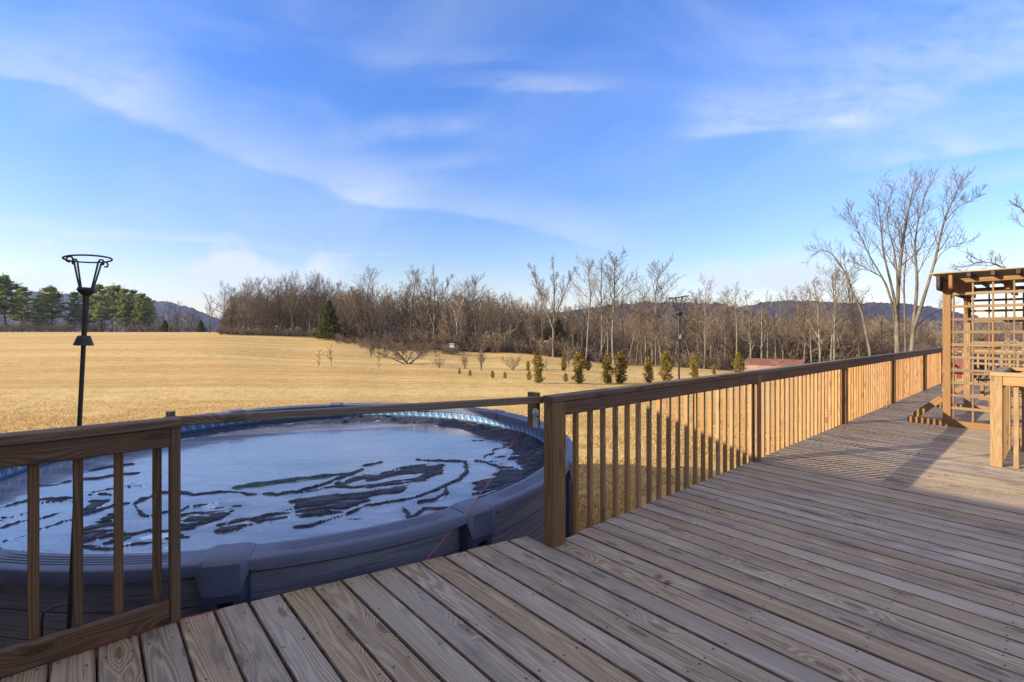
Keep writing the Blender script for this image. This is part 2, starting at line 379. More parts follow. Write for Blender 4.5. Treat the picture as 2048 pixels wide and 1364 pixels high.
def ice():
    g = G('frosted_ice'); p = g.pos(); x, y, z = g.sep(p)
    big = g.noise(g.vec(g.m('MULTIPLY', x, .8), g.m('MULTIPLY', y, 1.4)), 1.0, 4.0)
    st = g.noise(g.vec(g.m('ADD', g.m('MULTIPLY', x, 1.5), y), g.m('MULTIPLY', y, 7.0)), 1.0, 4.0, .6, .6)
    fine = g.noise(p, 60.0, 4.0, .6); spk = g.noise(p, 9.0, 2.0, .5, .4)
    f = g.m('ADD', g.m('MULTIPLY', big, .55), g.m('ADD', g.m('MULTIPLY', st, .35), g.m('MULTIPLY', fine, .2)))
    c = g.mix(g.ss(.38, .68, f), (.085,.098,.15), (.255,.27,.345))
    c = g.mix(g.m('MULTIPLY', g.ss(.74, .80, spk), .6), c, (.06,.06,.07))
    fr = g.attr(); thin = g.ss(.0, .8, fr)
    cr = g.noise(g.vec(g.m('MULTIPLY', g.m('ADD', x, g.m('MULTIPLY', y, .45)), 1.1), g.m('MULTIPLY', g.m('SUBTRACT', y, g.m('MULTIPLY', x, .45)), 3.4), 3.0), 1.0, 5.0, .6, .5)
    line = g.m('SUBTRACT', 1.0, g.ss(.0, .012, g.m('ABSOLUTE', g.m('SUBTRACT', cr, .5))))
    line = g.m('MULTIPLY', line, g.ss(.48, .60, big))
    c = g.mix(g.m('MULTIPLY', thin, .85), c, (.045,.055,.085)); c = g.mix(g.m('MULTIPLY', line, .6), c, (.05,.055,.08))
    c = g.mix(g.m('MULTIPLY', g.m('MULTIPLY', g.ss(.35, .75, fr), g.ss(.55, .66, g.noise(p, 5.0, 3.0))), .8), c, (.62,.68,.76))
    rg = g.m('ADD', .06, g.m('ADD', g.m('MULTIPLY', g.ss(.35, .7, f), .12), g.m('MULTIPLY', fine, .08)))
    return g.bsdf(c, rg, g.bump(g.m('ADD', g.m('MULTIPLY', fine, .2), g.m('ADD', st, g.m('MULTIPLY', cr, .8))), .007, .5), .5, 0.0, None, .72)
M['ice'] = ice()
def field():
    g = G('dry_grass_field'); p = g.pos(); x, y, z = g.sep(p)
    big = g.noise(g.vec(g.m('MULTIPLY', x, .035), g.m('MULTIPLY', y, .075)), 1.0, 5.0, .6)
    mid = g.noise(g.vec(g.m('MULTIPLY', x, .35), g.m('MULTIPLY', y, .6)), 1.0, 5.0, .65)
    fin = g.noise(p, 7.0, 6.0, .75); tiny = g.noise(p, 45.0, 4.0, .7)
    row = g.noise(g.vec(g.m('MULTIPLY', x, .02), g.m('MULTIPLY', y, .55)), 1.0, 2.0)
    c = g.mix(g.ss(.36, .66, g.m('ADD', g.m('MULTIPLY', big, .7), g.m('MULTIPLY', mid, .3))), (.42,.255,.084), (.475,.315,.118))
    c = g.mix(g.m('MULTIPLY', g.ss(.50, .68, g.m('ADD', g.m('MULTIPLY', mid, .5), g.m('MULTIPLY', row, .5))), .6), c, (.50,.355,.15))
    c = g.mix(g.m('MULTIPLY', g.ss(.55, .72, g.noise(g.vec(g.m('MULTIPLY', x, .09), g.m('MULTIPLY', y, .3), 4.0), 1.0, 4.0)), .45), c, (.33,.24,.10))
    mow = g.noise(g.vec(g.m('MULTIPLY', g.m('ADD', x, g.m('MULTIPLY', y, .35)), .05), g.m('MULTIPLY', g.m('SUBTRACT', y, g.m('MULTIPLY', x, .18)), 1.1), 7.0), 1.0, 4.0, .65)
    clump = g.noise(g.vec(g.m('MULTIPLY', x, 1.3), g.m('MULTIPLY', y, 1.1), 2.0), 1.0, 5.0, .7)
    band = g.noise(g.vec(g.m('MULTIPLY', g.m('ADD', x, g.m('MULTIPLY', y, .3)), .014), g.m('MULTIPLY', g.m('SUBTRACT', y, g.m('MULTIPLY', x, .12)), .17), 11.0), 1.0, 3.0, .5)
    c = g.mix(g.m('MULTIPLY', g.ss(.47, .62, band), .55), c, (.56,.42,.185))
    c = g.mix(g.m('MULTIPLY', g.ss(.48, .36, band), .45), c, (.40,.225,.08))
    c = g.mix(g.m('MULTIPLY', g.ss(.48, .66, mow), .45), c, (.54,.395,.17))
    c = g.mix(g.m('MULTIPLY', g.ss(.50, .34, mow), .40), c, (.33,.20,.075))
    c = g.mix(g.m('MULTIPLY', g.ss(.50, .68, clump), .55), c, (.29,.18,.07))
    c = g.mix(g.m('MULTIPLY', g.ss(.46, .34, clump), .40), c, (.55,.40,.20))
    c = g.mix(g.m('MULTIPLY', g.ss(.46, .68, fin), .50), c, (.24,.145,.058))
    c = g.mix(g.m('MULTIPLY', g.ss(.52, .72, tiny), .35), c, (.60,.44,.21))
    h = g.m('ADD', g.m('ADD', g.m('MULTIPLY', fin, .8), g.m('MULTIPLY', clump, 1.6)), g.m('MULTIPLY', tiny, .3))
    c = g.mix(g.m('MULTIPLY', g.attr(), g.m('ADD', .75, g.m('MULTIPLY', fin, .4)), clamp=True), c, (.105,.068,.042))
    return g.bsdf(c, .95, g.bump(h, .07, .6), .1)
M['field'] = field()
def two_tone(name, a, b, rough=.9, trans=.25, attr=True):
    g = G(name); f = g.attr() if attr else g.noise(g.pos(), .8, 3.0)
    return g.bsdf(g.mix(f, a, b), rough, None, .15, 0.0, trans)
M['straw'] = two_tone('straw_blades', (.36,.22,.085), (.58,.42,.20), .9, .3)
M['cedar'] = two_tone('cedar_leaf', (.085,.085,.022), (.40,.27,.055), .85, .3)
M['cedar_brown'] = two_tone('cedar_leaf_bronze', (.08,.048,.02), (.25,.14,.05), .85, .25)
M['evergreen'] = two_tone('evergreen_leaf', (.022,.036,.014), (.155,.155,.034), .85, .2)
M['pine'] = two_tone('pine_needles', (.075,.11,.032), (.33,.36,.09), .85, .4)
M['dead_leaf'] = two_tone('dead_leaves', (.12,.055,.025), (.25,.12,.05), .9, .3)
def bark(name, a, b):
    g = G(name); p = g.n('ShaderNodeTexCoord').outputs['Object']; x, y, z = g.sep(p)
    nn = g.noise(g.vec(x, y, g.m('MULTIPLY', z, .3)), 6.0, 4.0, .6); m2 = g.noise(p, .7, 2.0)
    return g.bsdf(g.mix(g.ss(.35, .7, g.m('ADD', g.m('MULTIPLY', nn, .6), g.m('MULTIPLY', m2, .4))), a, b), .9, g.bump(nn, .03, .5), .15)
M['bark'] = bark('grey_bark', (.085,.07,.052), (.225,.19,.15))
M['bark_dark'] = bark('dark_bark', (.055,.042,.032), (.14,.108,.08))
M['bark_grey'] = bark('dull_grey_bark', (.065,.055,.043), (.175,.15,.12))
M['bark_white'] = bark('pale_bark', (.42,.39,.34), (.68,.64,.57))
M['twig'] = two_tone('twigs', (.07,.050,.033), (.17,.125,.085), .9, 0)
M['twig_red'] = two_tone('russet_twigs', (.088,.062,.042), (.205,.150,.10), .9, 0)
M['twig_dark'] = two_tone('dark_twigs', (.038,.031,.024), (.105,.085,.065), .9, 0)
M['brush'] = two_tone('brush_twigs', (.07,.050,.034), (.215,.158,.105), .9, 0)
def hillmat(name, a, b):
    g = G(name); p = g.pos(); n1 = g.noise(p, .09, 5.0, .7); n2 = g.noise(p, .012, 3.0)
    c = g.mix(g.ss(.38, .66, n1), a, b); c = g.mix(g.m('MULTIPLY', g.ss(.55, .7, n2), .4), c, (.035,.045,.03))
    return g.bsdf(c, 1.0, g.bump(n1, 2.0, .35), .05)
M['hill'] = hillmat('wooded_hill', (.022,.017,.016), (.058,.042,.036))
def siding(name, col, step=.18):
    g = G(name); x, y, z = g.sep(g.pos()); fr = g.m('FRACT', g.m('DIVIDE', z, step)); nn = g.noise(g.pos(), 1.5, 4.0)
    c = g.mix(g.ss(.3, .75, nn), tuple(q*.85 for q in col), col); c = g.mix(g.m('LESS_THAN', fr, .08), c, tuple(q*.45 for q in col))
    return g.bsdf(c, .6, g.bump(fr, .015, .5), .3)
M['red_siding'] = siding('red_siding', (.20,.04,.03)); M['white_siding'] = siding('white_siding', (.62,.62,.6)); M['tan_siding'] = siding('tan_siding', (.5,.45,.38))
def ribbed(name, a, b):
    g = G(name); u, v = g.uv(); fr = g.m('PINGPONG', u, .15); nn = g.noise(g.pos(), 1.2, 5.0, .65)
    c = g.mix(g.ss(.35, .7, nn), a, b)
    return g.bsdf(c, .55, g.bump(g.m('LESS_THAN', fr, .03), .02, .8), .4)
M['roof_rust'] = ribbed('rusty_roof', (.12,.05,.032), (.20,.09,.056)); M['roof_pink'] = ribbed('faded_red_metal', (.20,.112,.085), (.27,.16,.122))
M['roof_red'] = ribbed('dark_red_roof', (.055,.025,.018), (.095,.045,.032)); M['roof_grey'] = plain('grey_shingle', (.14,.15,.18), .8, 0, 6, .35); M['glass'] = plain('window_glass', (.05,.06,.08), .12, 0, None, .2, .7)
M['black'] = plain('dark_opening', (.012,.011,.01), .9); M['grey_box'] = plain('weathered_box', (.38,.37,.35), .8, 0, 9, .3)
M['leaf_litter'] = two_tone('leaf_litter', (.16,.08,.03), (.38,.2,.07), .9, .1)
# ------------------------------------------------------------------ deck
PITCH = .144; rd = random.Random(5)
U_HOUSE, U_END, N_END = -5.2, 14.86, 9.5
def deck_start(u):
    if u < -1.93: return -.60
    if u < -.045: return -.602+(u+1.923)*(.406/1.881)
    return -.012
def build_deck():
    root = empty('wooden_deck', un(2, 3, 0), 'weathered grey plank deck running from the pool to the trellis arbor', 'deck')
    mb = MB(); k0 = int((U_HOUSE+1.77)/PITCH); k1 = int((U_END+1.77)/PITCH)
    T = .036
    for k in range(k0, k1):
        ua = -1.77+k*PITCH+.0038+rd.uniform(-.0012, .0012); ub = -1.77+(k+1)*PITCH-.0038+rd.uniform(-.0012, .0012)
        if ua < -.045 < ub: ub = -.047
        # lengths of board with butt joints
        cuts = [None]; x = rd.choice([2.4, 3.2, 4.0, 4.8, 5.6]) if rd.random() < .8 else 3.4
        while x < N_END-1: cuts.append(x+1.2); x += rd.choice([3.66, 4.27, 4.88])
        cuts.append(N_END)
        zz = rd.uniform(-.002, .002)
        for a, b in zip(cuts[:-1], cuts[1:]):
            if a is None:
                j = rd.uniform(-.005, .005); na0, na1 = deck_start(ua+.004)+j, deck_start(ub-.004)+j
            else: na0 = na1 = a+.002
            nb = b-.002
            if 4.74 < ua and ub < 5.72 and a is None and nb > 3.5: pass
            ch = .0048; r = rd.random(); uo, vo = rd.uniform(0, 40), rd.uniform(0, 40)
            sec = [(ua, -T), (ub, -T), (ub, -ch), (ub-ch, 0), (ua+ch, 0), (ua, -ch)]
            def nst(u): return na0+(na1-na0)*(u-ua)/(ub-ua)
            vs = [tuple(un(u, nst(u), z+zz)) for u, z in sec]+[tuple(un(u, nb, z+zz)) for u, z in sec]
            fs = []; uv = []; vv = [0, .144, .18, .184, .320, .324]
            vpos = [ua-ua, ub-ua, ub-ua+.03, ub-ua-ch, ch, -.03]
            for i in range(6):
                q = (i+1) % 6
                fs.append((i, 6+i, 6+q, q))
                uv.append([(uo+nst(sec[i][0]), vo+vpos[i]), (uo+nb, vo+vpos[i]), (uo+nb, vo+vpos[q]), (uo+nst(sec[q][0]), vo+vpos[q])])
            fs.append(tuple(range(6))); uv.append([(uo+z*.4, vo+u-ua) for u, z in sec])
            fs.append(tuple(range(11, 5, -1))); uv.append([(uo+nb+sec[i][1]*.4, vo+sec[i][0]-ua) for i in range(5, -1, -1)])
            mb.add(vs, fs, uv, r); base = len(mb.m)-8
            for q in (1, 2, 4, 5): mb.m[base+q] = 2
            # nail heads over the joists
            if -3 < ua < 4:
                n0 = max(na0, na1)
                for jn in np.arange(-.9+.035, min(nb, 3.6), .4064):
                    if jn < n0+.02: jn = n0+.03 if jn > n0-.3 else None
                    if jn is None: continue
                    for uu in (ua+.028, ub-.028):
                        if rd.random() < .2: continue
                        c = un(uu+rd.uniform(-.006, .006), jn+rd.uniform(-.012, .012), zz+.0012); rr = .0052
                        mb.add([tuple(c+Vector((math.cos(q*math.pi/4)*rr, math.sin(q*math.pi/4)*rr, 0))) for q in range(8)], [tuple(range(8))], None, 0, 1)
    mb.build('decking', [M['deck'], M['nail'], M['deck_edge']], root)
    m = MB()
    for a, b in (((-1.9, -.57), (-.06, -.17)), ((-.05, .03), (14.8, .03)), ((-5.2, -.56), (-1.93, -.56))):
        wb(m, un(*a, -.15), un(*b, -.15), .038, .22)
    m.build('rim_joist', M['rail'], root)
    for jn in np.arange(.5, N_END, .8): wood1('floor_joist', M['dark_timber'], root, un(-5, jn, -.16), un(14.7, jn, -.16), .04, .235)
    for uu in (-1, 3, 7, 11, 14.6):
        for nn in (.4, 3.5, 7): wood1('deck_pier', M['dark_timber'], root, un(uu, nn, -1.5), un(uu, nn, -.28), .14, .14, U)
    return root
build_deck()
# ------------------------------------------------------------------ railings
H_TOP = .945
def post(root, u, n, su=.09, sn=.09, mat=None, z0=-.3, z1=H_TOP-.04, name='post'):
    m = MB(); wb(m, un(u, n, z0), un(u, n, z1), sn, su, U, .006); return m.build(name, mat or M['rail'], root)
def build_long_rail():
    root = empty('deck_railing', un(7, 0, 0), 'long brown wooden railing along the deck edge from the pool corner post to the arbor', 'railing')
    ps = [0.0, 3.05, 6.12, 9.2, 12.3, 14.8]
    for i, u in enumerate(ps):
        if i == 0: post(root, u+.012, 0, .118, .09, M['cap_post'])
        else: post(root, u, 0, mat=M['rail'])
    for i in range(5):
        a, b = ps[i]+(.072 if i == 0 else .046), ps[i+1]-.046
        wood1('rail_board', M['rail_dark'], root, un(a, .022, .861), un(b, .022, .861), .038, .088)
        m = MB(); ca, cb = (-.05 if i == 0 else ps[i]-.001), (ps[i+1]-.003 if i < 4 else ps[5]+.045)
        wb(m, un(ca, 0, .926), un(cb, 0, .926), .092, .039, (0,0,1), .005); m.build('cap', M['cap'], root)
        nb = max(1, round((b-a)/.14)); st = (b-a)/nb
        for k in range(nb):
            u = a+.02+k*st if k == 0 and i == 0 else a+st*(k+.5)
            if i == 0: u = a+.021+k*(b-a-.042)/(nb-1)
            dx = RW.uniform(-.003, .003); m = MB()
            wb(m, un(u+dx, -.020, -.17), un(u+RW.uniform(-.004, .004), -.020, .90), .032, .032, U, .003)
            m.build('baluster', M['balu'], root)
    return root
M['cap_post'] = wood('newel_wood', (.10,.052,.02), (.20,.108,.044), (.29,.17,.075), ring=130, stain=.25, stain_col=(.05,.035,.02), var=.1)
M['rail_dark'] = wood('rail_board_wood', (.062,.032,.016), (.125,.066,.034), (.185,.105,.056), ring=120, stain=.35, stain_col=(.03,.02,.015), var=.25)
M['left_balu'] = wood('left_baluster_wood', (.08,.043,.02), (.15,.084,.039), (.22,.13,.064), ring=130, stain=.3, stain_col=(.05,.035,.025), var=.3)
build_long_rail()
def build_left_rail():
    root = empty('deck_railing', un(-2.6, -.6, 0), 'short dark brown railing section beside the pool with a slanting toe board', 'railing')
    p = on_plane(350, 1240, 0); uL, nL = (p-P0).dot(U), (p-P0).dot(N)
    post(root, uL, nL-.02, .040, .088, M['left_balu'], -.2, .905)
    uE = U_HOUSE+.1
    wood1('rail_board', M['rail_dark'], root, un(uE, nL, .861), un(uL-.021, nL, .861), .038, .088)
    m = MB(); wb(m, un(uE, nL-.012, .926), un(uL+.021, nL-.012, .926), .092, .039, (0,0,1), .005); m.build('cap', M['cap'], root)
    wood1('toe_board', M['rail_dark'], root, un(uE, nL+.004, .052), un(uL-.024, nL+.004, .052), .038, .10)
    for px in (314, 237, 156, 67):
        k = (px-1024)/F_PX; b = un(0, nL-.04); s = (b.x-k*b.y)/(k*U.y-U.x); m = MB()
        wb(m, un(s, nL-.04, -.12), un(s, nL-.04, .90), .034, .034, U, .003); m.build('baluster', M['left_balu'], root)
    s0 = s-.137
    while s0 > uE:
        m = MB(); wb(m, un(s0, nL-.04, -.12), un(s0, nL-.04, .90), .034, .034, U, .003); m.build('baluster', M['left_balu'], root); s0 -= .137
    post(root, uE+.05, nL-.02, .09, .09, M['left_balu'], -.2, .905)
    return uL, nL
uL, nL = build_left_rail()
def build_gate_bar():
    root = empty('gate_bar', un(-.9, -.35, .92), 'single weathered timber bar closing the gap above the pool edge', 'gate bar')
    a = un(uL-.005, nL-.085, .921); b = un(-.075, -.10, .913)
    d = (b-a).normalized()
    wood1('bar', M['bar'], root, a-d*.03, b+d*.06, .036, .042)
    wood1('end_block', M['cap_post'], root, un(-.035, -.145, .735), un(-.035, -.145, .955), .085, .038, U)
    wood1('end_block', M['bar'], root, un(uL-.004, nL-.125, .80), un(uL-.004, nL-.125, .962), .038, .036, U)
    m = MB(); c = un(-.06, -.095, .80); m.lathe([(.0, .0), (.026, 0), (.03, .006), (.02, .014), (.0, .016)], c+Vector((0,0,.03)), -U, 16)
    m.box(c-U*.004+Vector((0,0,-.03)), .004, .05, .07, U); m.build('latch_plate', M['steel'], root)
M['bar'] = wood('bar_wood', (.10,.068,.04), (.20,.145,.092), (.29,.22,.15), ring=120, stain=.4, stain_col=(.04,.03,.02), grey=.4, grey_col=(.16,.14,.12), var=.15)
build_gate_bar()
def build_far_rail():
    root = empty('deck_railing', un(U_END-.06, 4, 0), 'far end railing of the deck glimpsed through the arbor trellis', 'railing')
    u = U_END-.06
    for n in (3.05, 6.1, 9.2): post(root, u, n)
    for a, b in ((.05, 3.0), (3.1, 6.05), (6.15, 9.15)):
        wood1('rail_board', M['gold'], root, un(u-.02, a, .861), un(u-.02, b, .861), .038, .088)
        wood1('cap', M['cap'], root, un(u, a-.05, .926), un(u, b+.048, .926), .092, .039)
        n = a+.08
        while n < min(b, 4.2):
            m = MB(); wb(m, un(u+.02, n, -.15), un(u+.02, n, .9), .037, .037, N, .003); m.build('baluster', M['gold'], root); n += .14
build_far_rail()
def build_stair_rail():
    uc, nc = 4.68, 1.69
    root = empty('stair_railing', un(uc+.5, nc+.8, 0), 'pale honey coloured railing around the stair opening in the right foreground', 'railing')
    u2 = uc+1.1; nE = nc+2.2
    for u, n in ((uc, nc), (u2, nc), (uc, nE), (u2, nE)): post(root, u, n, mat=M['gold'], z0=-.2)
    for u in (uc, u2):
        s = -1 if u == uc else 1
        wood1('rail_board', M['gold'], root, un(u+s*.024, nc+.047, .86), un(u+s*.024, nE-.047, .86), .038, .088)
        wood1('cap', M['gold'], root, un(u, nc-.046, .9255), un(u, nE+.046, .9255), .095, .039)
        n = nc+.137 if s < 0 else nc+.15
        while n < nE-.06:
            m = MB(); wb(m, un(u-s*.015, n, -.12), un(u-s*.015, n, .9), .038, .038, N, .003); m.build('baluster', M['gold'], root); n += .14
    wood1('rail_board', M['gold'], root, un(uc+.047, nc-.02, .86), un(u2-.047, nc-.02, .86), .038, .088)
    wood1('cap', M['cap_grey'], root, un(uc+.05, nc, .926), un(u2-.05, nc, .926), .094, .038)
    u = uc+.11
    while u < u2-.06:
        m = MB(); wb(m, un(u, nc+.018, -.12), un(u, nc+.018, .9), .038, .038, U, .003); m.build('baluster', M['gold'], root); u += .14
    wood1('toe_board', M['gold'], root, un(u2+.02, nc+.06, .09), un(u2+.02, nE-.06, .09), .03, .09)
    wood1('brace', M['gold'], root, un(u2-.04, nc+.06, .78), un(u2-.5, nc+.5, .35), .04, .07)
M['cap_grey'] = wood('grey_cap_wood', (.11,.09,.075), (.20,.17,.14), (.30,.255,.21), ring=90, stain=.3)
build_stair_rail()
# ------------------------------------------------------------------ arbor with swing
M['slat_dark'] = wood('weathered_shaded_slat', (.10,.062,.032), (.18,.118,.064), (.26,.18,.105), ring=120, stain=.3)  # weathered grey-brown; the horizontals' weaker light is also put into the colour
def build_arbor():
    ua, ub, nA, nB = 7.06, 9.26, 1.03, 2.31
    root = empty('trellis_arbor', un((ua+ub)/2, (nA+nB)/2, 0), 'brown timber swing arbor with lattice ends and a slatted roof on the deck', 'arbor')
    W = M['arbor']
    for u in (ua, ub):
        b = wood1('base_beam', W, root, un(u, .59, .045), un(u, nB+.45, .045), .09, .09)
        m = MB(); wb(m, un(u, .66, .10), un(u, nA-.05, .40), .038, .088); m.build('foot_brace', W, b)
        m = MB(); wb(m, un(u, nB+.38, .10), un(u, nB+.05, .40), .038, .088); m.build('foot_brace', W, b)
        for n in (nA, nB): post(root, u, n, .09, .09, W, .09, 2.08)
        # lattice end: flat slats, horizontals on the near side
        m = MB()
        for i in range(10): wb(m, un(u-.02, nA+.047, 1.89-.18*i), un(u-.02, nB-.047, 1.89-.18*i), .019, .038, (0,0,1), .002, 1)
        for i in range(7): wb(m, un(u, nA+.07+i*.2, .09), un(u, nA+.07+i*.2, 2.06), .019, .040, U, .002)
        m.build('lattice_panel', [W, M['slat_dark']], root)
        wood1('header', W, root, un(u-.03, nA+.047, 2.075), un(u-.03, nB-.047, 2.075), .03, .06)
    for n in (nA-.066, nA+.066, nB-.066, nB+.066):
        m = MB(); L0, L1 = ua-.27, ub+.27; prof = []
        zt, zb = 2.145, 1.945
        prof = [(L0, zt), (L0, zb+.05), (L0+.015, zb+.018), (L0+.05, zb), (L1-.05, zb), (L1-.015, zb+.018), (L1, zb+.05), (L1, zt)]
        vs = [tuple(un(u, n-.019, z)) for u, z in prof]+[tuple(un(u, n+.019, z)) for u, z in prof]; q = len(prof)
        fs = [tuple(range(q)), tuple(range(2*q-1, q-1, -1))]+[(i, q+i, q+(i+1) % q, (i+1) % q) for i in range(q)]
        uv = [[(u, z) for u, z in prof], [(u, z) for u, z in prof[::-1]]]+[[(prof[i][0], 0), (prof[i][0], .04), (prof[(i+1) % q][0], .04), (prof[(i+1) % q][0], 0)] for i in range(q)]
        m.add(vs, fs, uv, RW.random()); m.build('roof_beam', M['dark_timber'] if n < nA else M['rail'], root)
    nr = nA+.03
    n = nA+.245
    while n < nB-.1:
        wood1('rafter', M['dark_timber'], root, un(ua-.20, n, 2.143), un(ub+.2, n, 2.143), .038, .062); n += .235
    m = MB(); u = ua-.20
    while u < ub+.25:
        wb(m, un(u, nA-.16, 2.184), un(u, nB+.16, 2.184), .038, .018, (0,0,1), .002); u += .075
    m.build('roof_slats', M['slat'], root)
    for n, s in ((nA, 1), (nB, -1)):
        for u, t in ((ua, 1), (ub, -1)):
            m = MB(); prev = None
            pts = [un(u+t*.05, n, 1.55), un(u+t*.09, n, 1.68), un(u+t*.17, n, 1.80), un(u+t*.30, n, 1.93)]
            for a, b in zip(pts[:-1], pts[1:]): wb(m, a, b+(b-a)*.12, .038, .10, N.cross((b-a).normalized()), .003)
            m.build('corner_brace', W, root)
    return ua, ub, nA, nB
A = build_arbor()
def chain(mb, a, b):
    a, b = Vector(a), Vector(b); n = int((b-a).length/.034); d = (b-a).normalized(); s = d.cross(Vector((0,0,1))).normalized(); t = d.cross(s)
    for i in range(n):
        c = a+(b-a)*(i+.5)/n; e = s if i % 2 else t
        mb.tube([c+d*.023*math.cos(q)+e*.010*math.sin(q) for q in [k*math.pi/4 for k in range(8)]], .0032, 4, closed=True)
def build_swing():
    ua, ub, nA, nB = A; root = empty('porch_swing', un((ua+ub)/2, 1.62, .42), 'wooden slatted swing bench hanging on chains inside the arbor', 'swing')
    u0, u1 = ua+.42, ub-.42; W = M['arbor']
    m = MB()
    for i in range(6): wb(m, un(u0, 1.36+i*.088, .44+.0*i), un(u1, 1.36+i*.088, .44), .07, .02)
    m.build('seat', M['slat'], root)
    m = MB()
    for i in range(5): wb(m, un(u0, 1.86+i*.03, .52+i*.10), un(u1, 1.86+i*.03, .52+i*.10), .018, .08, (0,-.28,1))
    m.build('backrest', M['slat'], root)
    for u in (u0, u1):
        wood1('seat_frame', W, root, un(u, 1.32, .40), un(u, 1.88, .40), .038, .07)
        wood1('armrest', W, root, un(u, 1.30, .66), un(u, 1.95, .70), .09, .03)
        wood1('arm_post', W, root, un(u, 1.36, .40), un(u, 1.36, .65), .038, .06, U)
        m = MB(); chain(m, un(u, 1.36, .68), un(u, 1.62, 1.25)); chain(m, un(u, 1.92, .70), un(u, 1.62, 1.25)); chain(m, un(u, 1.62, 1.25), un(u, 1.62, 1.95)); m.build('chain', M['chain'], root)
    wood1('hanger_beam', W, root, un(ua+.2, 1.62, 2.0), un(ub-.2, 1.62, 2.0), .06, .12)
build_swing()
def build_far_furniture():
    root = empty('patio_chair', un(12.6, .55, 0), 'red metal patio chair on the deck beyond the arbor', 'chair')
    o = un(12.6, .55); R_ = M['red_paint']
    def q(a, b, z): return o+U*a+N*b+Vector((0,0,z))
    m = MB(); m.box(q(0, 0, .42), .46, .46, .025, U); m.build('seat', R_, root)
    m = MB()
    prof = [q(.22, -.22, .45), q(.26, -.23, .8), q(.27, 0, .95), q(.26, .23, .8), q(.22, .22, .45)]
    m.tube(prof, .016, 6); m.box(q(.245, 0, .66), .02, .36, .26, U, (.0,0,1)); m.build('backrest', R_, root)
    for a in (-.2, .2):
        for b in (-.2, .2):
            m = MB(); m.tube([q(a, b, .42), q(a*1.15, b*1.15, .0)], .013, 6); m.build('leg', M['white_trim'], root)
    for b in (-.24, .24):
        m = MB(); m.tube([q(.22, b, .66), q(-.2, b, .64), q(-.22, b, .42)], .014, 6); m.build('armrest', R_, root)
    c = un(U_END-.06, 1.02, .946)
    root = empty('flower_basket', c, 'round basket of dry purple stems with a wire handle on the far rail', 'basket')
    m = MB(); m.lathe([(0, .0), (.09, .0), (.13, .10), (.135, .11), (.12, .11), (.1, .05), (0, .05)], c, seg=16); m.build('bowl', M['pot'], root)
    m = MB(); m.tube([c+N*.13*math.cos(t)+Vector((0,0,.10+.22*math.sin(t))) for t in np.linspace(0, math.pi, 13)], .005, 5); m.build('handle', M['iron'], root)
    m = MB(); rr = random.Random(3)
    for _ in range(90):
        a, r = rr.uniform(0, 6.28), rr.uniform(0, .12); p = c+Vector((math.cos(a)*r, math.sin(a)*r, .06)); m.tube([p, p+Vector((math.cos(a)*.08*rr.random(), math.sin(a)*.08*rr.random(), rr.uniform(.05, .13)))], [.004, .007], 3)
    m.build('dry_stems', plain('dry_purple', (.16,.06,.09), .9), root)
build_far_furniture()
# ------------------------------------------------------------------ lantern stakes
def build_stake(base, lean, z0, ztop, label, group, spin, hook_to, cone_side):
    root = empty('lantern_stake', base+Vector((0,0,z0)), label, 'lantern stake', group)
    I = M['iron']
    def p(z): return base+Vector((lean[0]*(z-1.5), lean[1]*(z-1.5), z))
    m = MB(); m.tube([p(z0), p(1.30)], .0085, 8); m.tube([p(1.295), p(1.40), p(ztop-.145)], [.009, .0105, .0122], 10); m.build('pole', I, root)
    zc = ztop-.15
    c = p(zc); ax = Vector((lean[0], lean[1], 1)).normalized()
    m = MB(); m.lathe([(0, -.012), (.014, -.012), (.026, .0), (.034, .014), (.030, .024), (0, .026)], c, ax, 18); m.build('holder_cup', I, root)
    s1 = ax.cross(Vector((0,1,0))).normalized(); s2 = ax.cross(s1)
    tilt = -.012
    for i in range(4):
        a = spin+i*math.pi/2
        d = s1*math.cos(a)+s2*math.sin(a); e = ax.cross(d)
        m = MB()
        for w in (0,):
            pts = [c+d*r+ax*z+e*w for r, z in ((.026, .012), (.036, .05), (.046, .09), (.052, .115), (.056, .135), (.066, .149), (.080, .148), (.088, .138), (.084, .128), (.072, .126))]
            m.tube(pts, .0038, 5)
        m.build('scroll', I, root)
    m = MB(); m.tube([c+ax*(.151+tilt*math.cos(t-spin))+s1*.082*math.cos(t)+s2*.082*math.sin(t) for t in np.linspace(0, 2*math.pi, 29)[:-1]], .0038, 6, closed=True); m.build('ring', I, root)
    cz = p(1.312); off = Vector((cone_side, 0, 0))
    m = MB(); m.lathe([(.011, .022), (.021, .022), (.024, .017), (.036, -.020), (.035, -.021), (.022, .012), (.011, .014)], cz+off, ax, 20); m.build('snuffer', I, root)
    # step hook tied to the railing
    zh = .155; h = p(zh); d = hook_to-h; d.z = 0; d.normalize()
    e = Vector((-d.y, d.x, 0))
    m = MB(); m.tube([h, h-d*.05, h-d*.085+Vector((0,0,-.01)), h-d*.09+Vector((0,0,-.05)), h-d*.09+Vector((0,0,-.22))], .005, 6); m.build('step_hook', I, root)
    m = MB(); m.tube([h+e*.015, h+d*.06+e*.04+Vector((0,0,.01)), h+d*.13+Vector((0,0,.02)), h+d*.06-e*.03, h-e*.015], .002, 5); m.build('tie_wire', I, root)
    return root
gL = nL-.085
def stake_at(px, n_off):
    k = (px-1024)/F_PX; b = un(0, n_off); s = (b.x-k*b.y)/(k*U.y-U.x); return un(s, n_off)
bl = stake_at(172, nL-.10); br = stake_at(1358, -.09)
build_stake(bl, (.052, .0), -1.15, 1.672, 'black iron lantern stake leaning beside the dark railing left of the pool', 'lantern stakes tied to the railing', -.20, bl+U, 0.0)
build_stake(br, (.0, .0), -1.15, 1.655, 'black iron lantern stake standing behind the long railing in front of the trees', 'lantern stakes tied to the railing', .02, br-U, .024)

